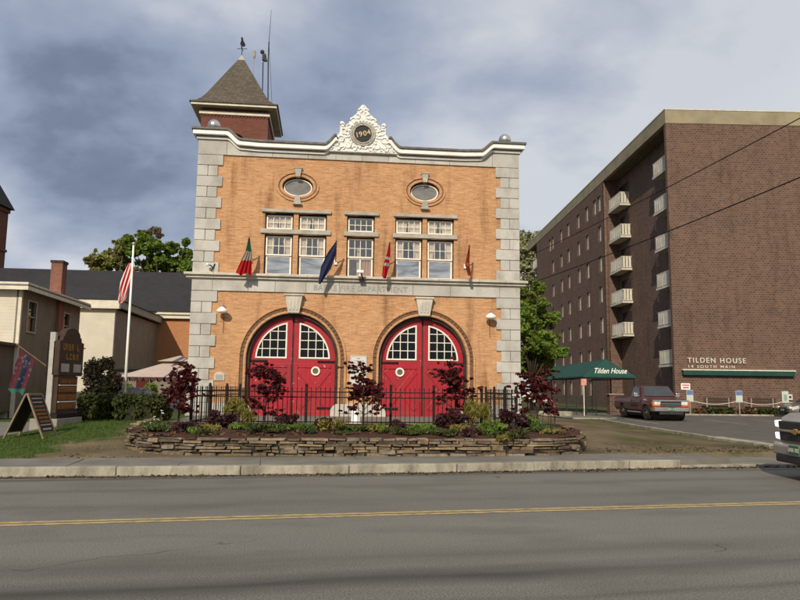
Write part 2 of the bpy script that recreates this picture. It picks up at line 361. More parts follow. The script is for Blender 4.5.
def thing(name, label, cat, loc=(0, 0, 0), rz=0., group=None):
    o = bpy.data.objects.new(name, None); COL.objects.link(o); o.location = loc; o.rotation_euler = (0, 0, rz); o.empty_display_size = .3
    return tag(o, label, cat, group)
def kids(o): return [c for c in bpy.data.objects if c.parent == o]
def copy_tree(o, parent=None):
    c = o.copy(); COL.objects.link(c); c.parent = parent
    for ch in kids(o): copy_tree(ch, c)
    return c
def curve_mesh(cu, name, material, parent=None):
    tmp = bpy.data.objects.new('tmp', cu); COL.objects.link(tmp)
    dg = bpy.context.evaluated_depsgraph_get(); me = bpy.data.meshes.new_from_object(tmp.evaluated_get(dg))
    bpy.data.objects.remove(tmp); me.materials.clear(); me.materials.append(material); me.name = name
    o = bpy.data.objects.new(name, me); COL.objects.link(o)
    if parent: o.parent = parent
    return o
def holed(name, outlines, d0, d1, material, parent=None, axis='y'):
    """plate in the x,z plane (outline first, holes after) from y=d0 to y=d1; axis x: plate in the y,z plane"""
    cu = bpy.data.curves.new(name, 'CURVE'); cu.dimensions = '2D'; cu.fill_mode = 'BOTH'; cu.extrude = abs(d1-d0)/2
    for pl in outlines:
        s_ = cu.splines.new('POLY'); s_.points.add(len(pl)-1); s_.use_cyclic_u = True
        for i, (a, b) in enumerate(pl): s_.points[i].co = (a, b, 0, 1)
    o = curve_mesh(cu, name, material, parent); mid = (d0+d1)/2
    for v in o.data.vertices:
        a, b, h = v.co
        v.co = (a, mid-h, b) if axis == 'y' else (mid+h, a, b)
    bm = bmesh.new(); bm.from_mesh(o.data); bmesh.ops.remove_doubles(bm, verts=bm.verts, dist=1e-5)
    bmesh.ops.recalc_face_normals(bm, faces=bm.faces); bm.to_mesh(o.data); bm.free()
    return o
def text(s, size, material, name, parent=None, loc=(0, 0, 0), rot=(PI/2, 0, 0), ext=.01, ax='CENTER', sx=1., shear=0., space=1., bold=0.):
    cu = bpy.data.curves.new(name, 'FONT'); cu.body = s; cu.size = size; cu.extrude = ext; cu.align_x = ax; cu.align_y = 'CENTER'
    cu.shear = shear; cu.space_character = space; cu.offset = bold
    o = curve_mesh(cu, name, material, parent); o.location = loc; o.rotation_euler = rot; o.scale = (sx, 1, 1); return o
def rect(x0, x1, z0, z1): return [(x0, z0), (x1, z0), (x1, z1), (x0, z1)]
def ell(cx, cz, a, b, n=40): return [(cx+a*math.cos(2*PI*k/n), cz+b*math.sin(2*PI*k/n)) for k in range(n)]
def arch(cx, r, zs, zb, n=28): return [(cx-r, zb)]+[(cx-r*math.cos(PI*k/n), zs+r*math.sin(PI*k/n)) for k in range(n+1)]+[(cx+r, zb)]
def leafmesh(name, clumps, size, material, parent=None, seed=1, shell=.55, flat=.0, asp=1.6, drop=0.):
    """leaf-sized faces spread through ellipsoids (x, y, z, rx, ry, rz, count)"""
    g = np.random.default_rng(seed); P = []
    for (x, y, z, rx, ry, rz, n) in clumps:
        d = g.normal(size=(n, 3)); d /= np.linalg.norm(d, axis=1)[:, None]
        r = (shell+(1-shell)*g.random(n))[:, None]*(g.random(n)**.25)[:, None]
        P.append(np.array([x, y, z])+d*r*np.array([rx, ry, rz]))
    P = np.concatenate(P); n = len(P)
    a = g.normal(size=(n, 3)); a[:, 2] = a[:, 2]*(1-flat)-drop; a /= np.linalg.norm(a, axis=1)[:, None]
    b = np.cross(a, g.normal(size=(n, 3))); b /= np.linalg.norm(b, axis=1)[:, None]
    sz = size*(.6+.8*g.random(n))[:, None]; a = a*sz*asp*.5; b = b*sz*.5
    c = np.cross(a, b); c = c/np.linalg.norm(c, axis=1)[:, None]*sz*.18
    V = np.stack([P-a, P+b+c, P+a, P-b+c], 1).reshape(-1, 3)
    me = bpy.data.meshes.new(name); i = np.arange(n)*4
    Fc = np.stack([i, i+1, i+2, i, i+2, i+3], 1).reshape(-1, 3)
    me.vertices.add(len(V)); me.vertices.foreach_set('co', V.ravel().astype(np.float32))
    me.loops.add(len(Fc)*3); me.loops.foreach_set('vertex_index', Fc.ravel().astype(np.int32))
    me.polygons.add(len(Fc)); me.polygons.foreach_set('loop_start', (np.arange(len(Fc))*3).astype(np.int32))
    me.update(calc_edges=True); me.validate(); me.materials.append(material)
    o = bpy.data.objects.new(name, me); COL.objects.link(o)
    if parent: o.parent = parent
    return o

# ---------------------------------------------------------------- terrain
KERB = [(-62, .6), (-30, 7.35), (-12, 11.1), (-6.82, 12.25), (-3.5, 12.8), (0, 13.47), (4.1, 14.5), (7.3, 15.25), (12, 16.3), (30, 20.2), (62, 27)]
def kerb_y(x):
    if x <= KERB[0][0]: return KERB[0][1]+(x-KERB[0][0])*.21
    for (a, b), (c, d) in zip(KERB, KERB[1:]):
        if x <= c: return b+(d-b)*(x-a)/(c-a)
    return KERB[-1][1]+(x-KERB[-1][0])*.21
def ss(a, b, x):
    t = min(1, max(0, (x-a)/(b-a))); return t*t*(3-2*t)
def gz(x, y):
    t = y-kerb_y(x)-1.45
    hi = .55*(1-ss(5.2, 9.3, x))+.05*ss(5.2, 9.3, x); hi -= .43*ss(-8.6, -10.8, x) if x < -8.6 else 0
    z = .165+(hi-.165)*ss(0, 7, t)
    lot = ss(9.8, 10.4, x); z = z*(1-lot)+.05*lot*1 if t > 0 else z
    if t < -.2: z = -.06
    return z
def axis_pts(lo, hi, step, far):
    a = list(np.arange(lo, hi+1e-6, step)); o = []; d = step; x = hi
    while x < far: d *= 1.5; x += d; o.append(x)
    n = []; d = step; x = lo
    while x > -far: d *= 1.5; x -= d; n.append(x)
    return n[::-1]+a+o
xs = axis_pts(-30, 30, .45, 1500); ys = axis_pts(9, 60, .4, 1500)
mb = MB(); mb.v = [(x, y, gz(x, y)) for y in ys for x in xs]; nx = len(xs)
mb.f = [(j*nx+i, j*nx+i+1, (j+1)*nx+i+1, (j+1)*nx+i) for j in range(len(ys)-1) for i in range(nx-1)]; mb.mi = [0]*len(mb.f)
struct(mb.build('ground', M_GROUND, smooth=True, fix=False))
def drape(name, poly, material, lift=.006, step=.5):
    """sheet over the ground inside a polygon"""
    bm = bmesh.new(); vs = [bm.verts.new((x, y, 0)) for x, y in poly]; bm.faces.new(vs)
    x0, x1 = min(p[0] for p in poly), max(p[0] for p in poly); y0, y1 = min(p[1] for p in poly), max(p[1] for p in poly)
    for k, (lo, hi) in enumerate(((x0, x1), (y0, y1))):
        t = math.ceil(lo/step)*step
        while t < hi:
            co = (t, 0, 0) if k == 0 else (0, t, 0); no = (1, 0, 0) if k == 0 else (0, 1, 0)
            bmesh.ops.bisect_plane(bm, geom=bm.verts[:]+bm.edges[:]+bm.faces[:], plane_co=co, plane_no=no); t += step
    for v in bm.verts: v.co.z = gz(v.co.x, v.co.y)+lift
    bmesh.ops.recalc_face_normals(bm, faces=bm.faces)
    if sum(f.normal.z for f in bm.faces) < 0: bmesh.ops.reverse_faces(bm, faces=bm.faces)
    me = bpy.data.meshes.new(name); bm.to_mesh(me); bm.free(); me.materials.append(material)
    o = bpy.data.objects.new(name, me); COL.objects.link(o); return struct(o)

# road sheet in its own frame: local x along the street
RA = math.atan2(.215, 1)
def road_obj(name, mb, m_):
    o = mb.build(name, m_); o.location = (0, 9.2, 0); o.rotation_euler = (0, 0, RA); return struct(o)
mb = MB(); pts = [(x, kerb_y(x)+.06) for x in np.arange(-62, 62.1, 2)]
inv = Matrix.Rotation(-RA, 3, 'Z')
far = [inv @ Vector((x, y-9.2, 0)) for x, y in pts]
nn_ = len(far); mb.v = [(p.x, -16, 0) for p in far]+[(p.x, p.y, 0) for p in far]
mb.f = [(i, i+1, nn_+i+1, nn_+i) for i in range(nn_-1)]; mb.mi = [0]*len(mb.f)
road_obj('road', mb, M_ROAD)
mb = MB()
for y0 in (-.115, .035): mb.add([(-60, y0, .004), (60, y0, .004), (60, y0+.10, .004), (-60, y0+.10, .004)], [(0, 1, 2, 3)])
road_obj('centre_line', mb, M_YEL)
# gutter dirt strip, granite kerb stones and the sidewalk slabs
def strip(name, m_, o0, o1, z0, z1, x0=-60, x1=60, seg=1.9, gap=.0, bevel=0, solid=True, zfun=None, jit=0.):
    mb = MB(); x = x0; q = random.Random(3)
    while x < x1:
        xe = min(x1, x+seg*(1+.25*q.uniform(-1, 1))); n_ = 1
        a = (x+gap, kerb_y(x+gap)); b = (xe, kerb_y(xe)); dd = Vector((b[0]-a[0], b[1]-a[1], 0)).normalized(); nr = Vector((-dd.y, dd.x, 0))
        j = q.uniform(-jit, jit); A = Vector((*a, 0)); B = Vector((*b, 0)); z = (zfun(x) if zfun else z1)
        base = [A+nr*(o0+j), B+nr*(o0+j), B+nr*o1, A+nr*o1]
        if solid: mb.add([p+Vector((0, 0, z0)) for p in base]+[p+Vector((0, 0, z+j*.3)) for p in base], [(0, 3, 2, 1), (4, 5, 6, 7), (0, 1, 5, 4), (1, 2, 6, 5), (2, 3, 7, 6), (3, 0, 4, 7)])
        else: mb.add([p+Vector((0, 0, z)) for p in base], [(0, 1, 2, 3)])
        x = xe
    return struct(mb.build(name, m_, bevel=bevel))
M_GUT = mat('gutter_grit', (.045, .034, .024), (.09, .07, .05), 6, (.4, 1, 1), bump=.6)
strip('gutter', M_GUT, -.20, .02, 0, .005, solid=False, seg=3)
strip('kerb', M_KERB, 0, .16, -.05, .16, x0=-58, x1=5.9, seg=1.75, gap=.014, bevel=.012, jit=.012)
M_SOFTW = M_WALK
strip('kerb', M_KERB, .0, .16, -.05, .055, x0=5.9, x1=58, seg=1.9, gap=.01, bevel=.012, jit=.006)
def swz(x): return .168-.10*ss(4.8, 7.5, x)
strip('sidewalk', M_WALK, .166, 1.5, -.04, .168, x0=-58, x1=58, seg=1.6, gap=.012, bevel=.006, zfun=swz)

# ---------------------------------------------------------------- fire station
ST_C = Vector((-1.472, 25.309, 0)); ST_A = R(6)
ca, sa = math.cos(ST_A), math.sin(ST_A)
def st_w(v, d, z): return Vector((ST_C.x+v*ca-d*sa, ST_C.y+v*sa+d*ca, z))
ST = thing('fire_station', 'orange brick fire station with two red arched doors, granite quoins and a white crest', 'fire station', ST_C, ST_A)
HW = 5.96; DEP = 19.0; DX = (-2.36, 2.36)
WX = (-2.98, -1.77, 0., 1.79, 2.975); WH = .515
ovals = [ell(cx, 8.90, .56, .37) for cx in (-2.35, 2.37)]
holes = [arch(cx, 1.63, 2.575, .50) for cx in DX]+ovals
for w in WX: holes += [rect(w-WH, w+WH, 5.59, 7.10), rect(w-WH, w+WH, 7.275, 7.89)]
outer = [(-HW+.02, .3)]
for cx in DX: outer += [(cx-1.63, .3)]+arch(cx, 1.63, 2.575, .3)[1:-1]+[(cx+1.63, .3)]
outer += [(HW-.02, .3), (HW-.02, 9.97), (-HW+.02, 9.97)]
holed('front_wall', [outer]+holes[2:], 0, .35, M_BRICK, ST)
mb = MB()
for sx in (-1, 1): mb.box(*sorted((sx*(HW-.02), sx*(HW-.32))), .35, DEP, .0, 10.2)
mb.box(-HW+.02, HW-.02, DEP, DEP+.3, 0, 10.2); mb.build('side_walls', M_BRICK, ST)
MB().box(-HW+.32, HW-.32, .36, DEP, 9.9, 10.0).build('roof_deck', M_DCAP, ST)
mb = MB(); mb.box(-5.6, 5.6, 2.4, 2.5, .3, 9.8).box(-5.6, 5.6, .37, 2.4, 4.75, 5.0).box(-5.6, 5.6, .37, 2.4, 8.2, 8.3).box(-.1, .1, .37, 2.4, .3, 9.8); mb.build('interior_partition', M_INT, ST)
# quoins
def stone(mb, x0, x1, y0, y1, z0, z1, j=.012):
    q = rnd.uniform; mb.box(x0, x1, y0-q(0, j), y1, z0+.006, z1-.006)
for s_ in (-1, 1):
    for (top, cnt, h) in ((9.955, 11, .3975), (4.945, 10, .3945)):
        mb = MB()
        for k in range(cnt):
            wd = .89 if k % 2 == 0 else .71; z1 = top-k*h; z0 = z1-h; xo = s_*(HW+.02); xi = s_*(HW-wd)
            if k % 2 == 0: stone(mb, *sorted((xo, xi)), -.055, .30, z0, z1)
            else:
                xm = s_*(HW-.36); stone(mb, *sorted((xo, xm+s_*.006)), -.05, .62, z0, z1); stone(mb, *sorted((xm-s_*.006, xi)), -.045, .30, z0, z1)
        mb.build('quoins', M_GRAN, ST, bevel=.018)
for (x0, x1) in ((-HW-.03, -4.02), (-.70, .70), (4.02, HW+.03)):   # granite base course
    mb = MB()
    n = max(1, round((x1-x0)/1.0)); w = (x1-x0)/n
    for k in range(n):
        for z0, z1 in (((.3, .66), (.66, 1.0))): stone(mb, x0+k*w+.004, x0+(k+1)*w-.004, -.10, .1, z0, z1)
    mb.build('base_course', M_GRAN, ST, bevel=.015)
mb = MB()   # rounded guard stones at the door jambs
for cx in DX:
    for s_ in (-1, 1):
        x0 = cx+s_*1.66; prof = [(x0, .45), (x0, 1.0)] if False else None
        pl = [(cx+s_*1.72, .45), (cx+s_*1.72, 1.01)]+[(cx+s_*(1.72-.36*math.sin(t)), .65+.36*math.cos(t)) for t in np.linspace(0, PI/2, 9)]+[(cx+s_*1.36, .45)]
        MB().prism(pl, -.17, .12).build('guard_stone', M_TRIM, ST, bevel=.02)
# frieze and letters
def stones_row(mb, edges, y0, y1, z0, z1, j=.008):
    for a, b in zip(edges, edges[1:]): stone(mb, a+.005, b-.005, y0, y1, z0, z1, j)
mb = MB(); stones_row(mb, [-5.98, -5.25, -4.0, -3.05, -1.95, -.75, .66, 1.95, 3.35, 5.2, 5.98], -.06, .3, 4.95, 5.345); mb.build('belt_frieze', M_GRAN, ST, bevel=.006)
text('BARRE FIRE DEPARTMENT', .29, mat('cut_letter_shadow', (.37, .355, .315), rough=1), 'frieze_lettering', ST, (.03, -.075, 5.15), ext=.004, sx=.97, space=1.06)
mb = MB()
for a, b in zip([-6.02, -5.2, -3.3, -1.9, -.3, 1.2, 2.9, 4.4, 5.4, 6.02], [-5.2, -3.3, -1.9, -.3, 1.2, 2.9, 4.4, 5.4, 6.02]):
    l = -.22 if a < -6 else 0; r = .22 if b > 6 else 0
    for z0, z1, p, k in ((5.35, 5.395, .07, .35), (5.40, 5.455, .15, .7), (5.463, 5.50, .19, .85), (5.50, 5.585, .25, 1)):
        mb.box(a+l*k+.003, b+r*k-.003, -p, .1, z0, z1)
mb.build('belt_cornice', M_TRIM, ST, bevel=.006)
# parapet: stone, then the white ramped cornice
def ramp_line(off, n=8):
    """top line of the cornice over the left half, shifted down by off"""
    p = [(-5.96, 10.89), (-4.90, 10.89)]
    for k in range(1, n+1):
        t = k/n; p.append((-4.90+.45*t, 10.89-.35*(ss(0, 1, t)*.6+t*.4)))
    p += [(-3.8, 10.505), (-1.42, 10.505)]
    for k in range(1, n+1):
        t = k/n; p.append((-1.42+.36*t, 10.505+.36*t**1.4))
    p.append((-.98, 10.87))
    return [(x, z-off) for x, z in p]
def cornice(mb, o0, o1, proud, ex=0.):
    for s_ in (-1, 1):
        A = ramp_line(o0); B = ramp_line(o1)
        A[0] = (-5.96-ex, A[0][1]); B[0] = (-5.96-ex, B[0][1])
        dx = (o1-o0)*.45
        B = [(x-dx if 0 < i < 10 else (x+dx*.7 if i > 11 else x), z) for i, (x, z) in enumerate(B)]
        mb.band([(-s_*-x if False else x*(-s_) if s_ == 1 else x, z) for x, z in A], [(x*(-s_) if s_ == 1 else x, z) for x, z in B], -proud, .34)
mb = MB(); cornice(mb, 0, .085, .36, .24); mb.build('parapet_cap', M_DCAP, ST, bevel=.01)
mb = MB(); cornice(mb, .087, .25, .30, .19); cornice(mb, .29, .375, .14, .08); mb.build('parapet_cornice', M_WHITE, ST, bevel=.012)
mb = MB(); cornice(mb, .252, .288, .16, .10); mb.build('cornice_groove', M_DCAP, ST)
mb = MB()
B = ramp_line(.36)
for s_ in (-1, 1):
    for (xa, xb) in ((-5.98, -4.95), (-4.95, -3.3), (-3.3, -2.0), (-2.0, -.98), (-.98, 0)):
        seg = [(x, z) for x, z in B if xa < x < xb]
        def zi(x):
            for (a, b), (c, d) in zip(B, B[1:]):
                if a <= x <= c and c > a: return b+(d-b)*(x-a)/(c-a)
            return 10.3 if x > -1.2 else B[0][1]
        pl = [(xa+.004, 9.96), (xa+.004, min(zi(xa+.004), 10.6) if xb < -.9 else 10.3)]+[(x, z) for x, z in seg if xb < -.9]+[(xb-.004, min(zi(xb-.004), 10.6) if xb < -.9 else 10.3), (xb-.004, 9.96)]
        if xb <= -1.9 or xb > -.9: mb.prism([(x*s_, z) for x, z in pl], -.06, .30)
        else: mb.prism([(x*s_, z) for x, z in [(xa+.004, 9.96), (xa+.004, 10.14), (xb-.004, 10.3), (xb-.004, 9.96)]], -.06, .30)
mb.build('parapet_stones', M_GRAN, ST, bevel=.01)
MB().box(-5.9, 5.9, .05, .30, 9.98, 10.12).build('parapet_core', M_BRICK, ST)
for s_ in (-1, 1):
    o = MB().sphere((s_*5.5, .2, 11.14), .235, 24, 14).build('ball_finial', M_SILV, ST, smooth=True)
    MB().lathe([(.2, 10.88), (.2, 10.92), (.12, 10.95), (.10, 10.99)], (s_*5.5, .2, 0)).build('ball_base', M_SILV, o)
# crest
half = [(0, 12.12), (.07, 12.08), (.16, 11.96), (.235, 11.83), (.23, 11.76), (.34, 11.68), (.42, 11.58), (.52, 11.42), (.60, 11.27), (.66, 11.17), (.69, 11.34), (.74, 11.42), (.85, 11.42), (.87, 11.30), (.86, 10.98), (.95, 10.90), (1.04, 10.76), (1.12, 10.60), (1.26, 10.47), (1.38, 10.34), (1.42, 10.24)]
mb = MB(); mb.prism([(-x, z) for x, z in half]+[(x, z) for x, z in reversed(half[1:])], -.20, .12)
crest = mb.build('crest', mat('white_cast_crest', (.84, .83, .79), (.48, .465, .43), 9, rough=.5, lo=.48, hi=.66, bump=.9, bd=.03), ST, bevel=.03)
mb = MB(); q = random.Random(5)
def curl(cx, cz, r, t0, t1, th=.035, shrink=.35, y=-.215):
    n = 12; mb.tube([(cx+r*(1-shrink*k/n)*math.cos(t0+(t1-t0)*k/n), y, cz+r*(1-shrink*k/n)*math.sin(t0+(t1-t0)*k/n)) for k in range(n+1)], [th*(1-.5*k/n) for k in range(n+1)], 6)
for s_ in (-1, 1):
    for (cx, cz, r, a, b) in ((.36, 11.45, .13, 0, 5), (.2, 11.62, .1, 1, 6), (.52, 11.2, .12, -1, 4), (.76, 11.27, .08, 0, 6), (.72, 11.02, .12, 1, 6), (.8, 10.72, .14, 0, 5.5), (.98, 10.55, .13, 1, 6.2), (1.18, 10.38, .1, 0, 5), (.55, 10.5, .13, 2, 7), (.3, 10.38, .1, 0, 5), (.12, 10.42, .07, 0, 5), (.1, 11.85, .09, 0, 5), (.62, 10.85, .08, 1, 6), (.58, 11.0, .07, 1, 6), (.9, 10.38, .08, 2, 7), (.72, 10.38, .07, 0, 5)):
        a_, b_ = (a, b) if s_ > 0 else (PI-a, PI-b); curl(s_*cx, cz, r, a_, b_)
for k in range(28):
    t = 2*PI*k/28; mb.sphere((.535*math.cos(t), -.21, 10.94+.535*math.sin(t)), .042, 8, 5)
mb.build('scrollwork', M_WHITE, crest, smooth=True)
def ring(mb, cx, cz, r, th, y, n=40, m_=8):
    vs = []; fs = []
    for i in range(n):
        a = 2*PI*i/n
        for k in range(m_): t = 2*PI*k/m_; rr = r+th*math.cos(t); vs.append((cx+rr*math.cos(a), y+th*math.sin(t), cz+rr*math.sin(a)))
    for i in range(n):
        for k in range(m_): fs.append((i*m_+k, ((i+1) % n)*m_+k, ((i+1) % n)*m_+(k+1) % m_, i*m_+(k+1) % m_))
    mb.add(vs, fs)
mb = MB(); ring(mb, 0, 10.94, .43, .05, -.21); ring(mb, 0, 10.94, .355, .035, -.24); mb.build('medallion_ring', mat('grey_cast_ring', (.45, .43, .38), (.3, .28, .25), 8), crest, smooth=True)
MB().lathe([(.345, -.225), (.345, -.1)], (0, 0, 10.94), 36, 'y').build('medallion', mat('black_medallion', (.012, .010, .009), rough=.35), crest)
for ch, x, z, rt in (('1', -.215, 10.88, .22), ('9', -.085, 10.92, .2), ('0', .07, 10.96, .15), ('4', .215, 11.01, .3)):
    text(ch, .27, mat('tarnished_gold', (.50, .40, .20), rough=.5), 'date_numeral', crest, (x, -.24, z), (PI/2, -rt, 0), ext=.012, bold=.006)
# oval windows
for cx, ov in zip((-2.35, 2.37), ovals):
    w = thing('oval_window', '', ''); del w['label'], w['category']; w.parent = ST
    mb = MB(); mb.band(ell(cx, 8.9, .56, .37), ell(cx, 8.9, .66, .46), -.035, .3, True); mb.build('inner_brick_ring', M_BRICK, w, bevel=.01)
    mb = MB(); mb.band(ell(cx, 8.9, .665, .465), ell(cx, 8.9, .70, .50), -.012, .1, True); mb.build('ring_groove', mat('umber_groove', (.26, .14, .075), (.2, .1, .055), 9), w)
    mb = MB(); mb.band(ell(cx, 8.9, .705, .505), ell(cx, 8.9, .78, .575), -.05, .1, True); mb.build('outer_brick_ring', M_BRICK, w, bevel=.01)
    mb = MB(); mb.band(ell(cx, 8.885, .475, .285), ell(cx, 8.885, .53, .335), .11, .2, True); mb.build('window_frame', M_WOODW, w, bevel=.012)
    mb = MB(); mb.prism(ell(cx, 8.885, .48, .29), .15, .165); mb.build('pane', M_OVALG, w)
    mb = MB(); mb.prism([(cx-.13, 9.56), (cx+.13, 9.56), (cx+.08, 9.24), (cx-.08, 9.24)], -.12, .1).box(cx-.15, cx+.15, -.14, .1, 9.56, 9.60); mb.build('keystone', M_LINTEL, w, bevel=.01)
    mb = MB(); mb.prism([(cx-.09, 8.53), (cx+.09, 8.53), (cx+.13, 8.27), (cx-.13, 8.27)], -.12, .1).box(cx-.16, cx+.16, -.15, .1, 8.20, 8.27); mb.build('drop_stone', M_LINTEL, w, bevel=.01)
# lintels
mb = MB()
for a, b in ((-3.62, -1.10), (-.62, .66), (1.20, 3.60)):
    MB().box(a, b, -.10, .12, 7.895, 8.01).build('lintel', M_LINTEL, ST, bevel=.012); MB().box(a-.02, b, -.08, .12, 7.105, 7.27).build('transom_band', M_LINTEL, ST, bevel=.012)
# windows
def grid_sash(mb, x0, x1, z0, z1, y, nc, nr, fw=.055, mw=.022):
    mb.box(x0, x0+fw, y, y+.05, z0, z1).box(x1-fw, x1, y, y+.05, z0, z1).box(x0+fw, x1-fw, y, y+.05, z0, z0+fw).box(x0+fw, x1-fw, y, y+.05, z1-fw, z1)
    for k in range(1, nc): x = x0+fw+(x1-x0-2*fw)*k/nc; mb.box(x-mw/2, x+mw/2, y+.004, y+.04, z0+fw, z1-fw)
    for k in range(1, nr): z = z0+fw+(z1-z0-2*fw)*k/nr; mb.box(x0+fw, x1-fw, y+.006, y+.038, z-mw/2, z+mw/2)
def drape_curtain(mb, x0, x1, z0, z1, y, xb0, xb1, n=18):
    vs = []; fs = []
    for j in range(9):
        t = j/8
        for i in range(n+1):
            u = i/n; x = (x0+(x1-x0)*u)*(1-t)+(xb0+(xb1-xb0)*u)*t; vs.append((x, y+.025*math.sin(u*n*1.6), z1+(z0-z1)*t))
    for j in range(8):
        for i in range(n): a = j*(n+1)+i; fs.append((a, a+1, a+n+2, a+n+1))
    mb.add(vs, fs)
for i, w in enumerate(WX):
    wd = thing('window', '', ''); del wd['label'], wd['category']; wd.parent = ST
    mb = MB(); h = .47
    grid_sash(mb, w-h, w+h, 7.30, 7.82, .13, 4, 2); grid_sash(mb, w-h, w+h, 6.32, 7.04, .13, 4, 2)
    grid_sash(mb, w-h, w+h, 5.60, 6.34, .18, 2 if i == 2 else 1, 1, .065, .05)
    mb.build('sash', M_WOODW, wd, bevel=.004)
    mb = MB()
    for x in (w-h-.04, w+h): mb.box(x, x+.04, .14, .3, 5.6, 7.09).box(x, x+.04, .14, .3, 7.28, 7.88)
    mb.box(w-h, w+h, .15, .3, 7.045, 7.09).box(w-h, w+h, .15, .3, 7.825, 7.88); mb.build('window_frame', M_DARK, wd)
    MB().box(w-h+.04, w+h-.04, .155, .16, 7.34, 7.80).box(w-h+.04, w+h-.04, .155, .16, 6.36, 7.0).build('pane', M_GLASS, wd)
    MB().box(w-h+.05, w+h-.05, .205, .21, 5.65, 6.3).build('pane', M_GLASS2 if i != 2 else M_GLASS, wd)
    mb = MB()
    if i == 2:
        drape_curtain(mb, w-.02, w+h, 5.55, 6.4, .27, w-.02, w+h); mb.build('curtain', M_PINKC, wd)
        mb = MB(); drape_curtain(mb, w-.12, w+.02, 5.6, 6.72, .3, w-.12, w+.02); mb.build('curtain', M_CURT, wd)
    else:
        k = (.36, .33, 0, .34, .30)[i]
        drape_curtain(mb, w-h, w-h+k+.08, 6.3, 7.75, .23, w-h, w-h+k*.65); drape_curtain(mb, w+h-k-.14, w+h, 6.25, 7.75, .23, w+h-k*.55, w+h)
        drape_curtain(mb, w+h-.14, w+h, 5.6, 6.35, .29, w+h-.05, w+h); mb.build('curtain', M_CURT, wd)
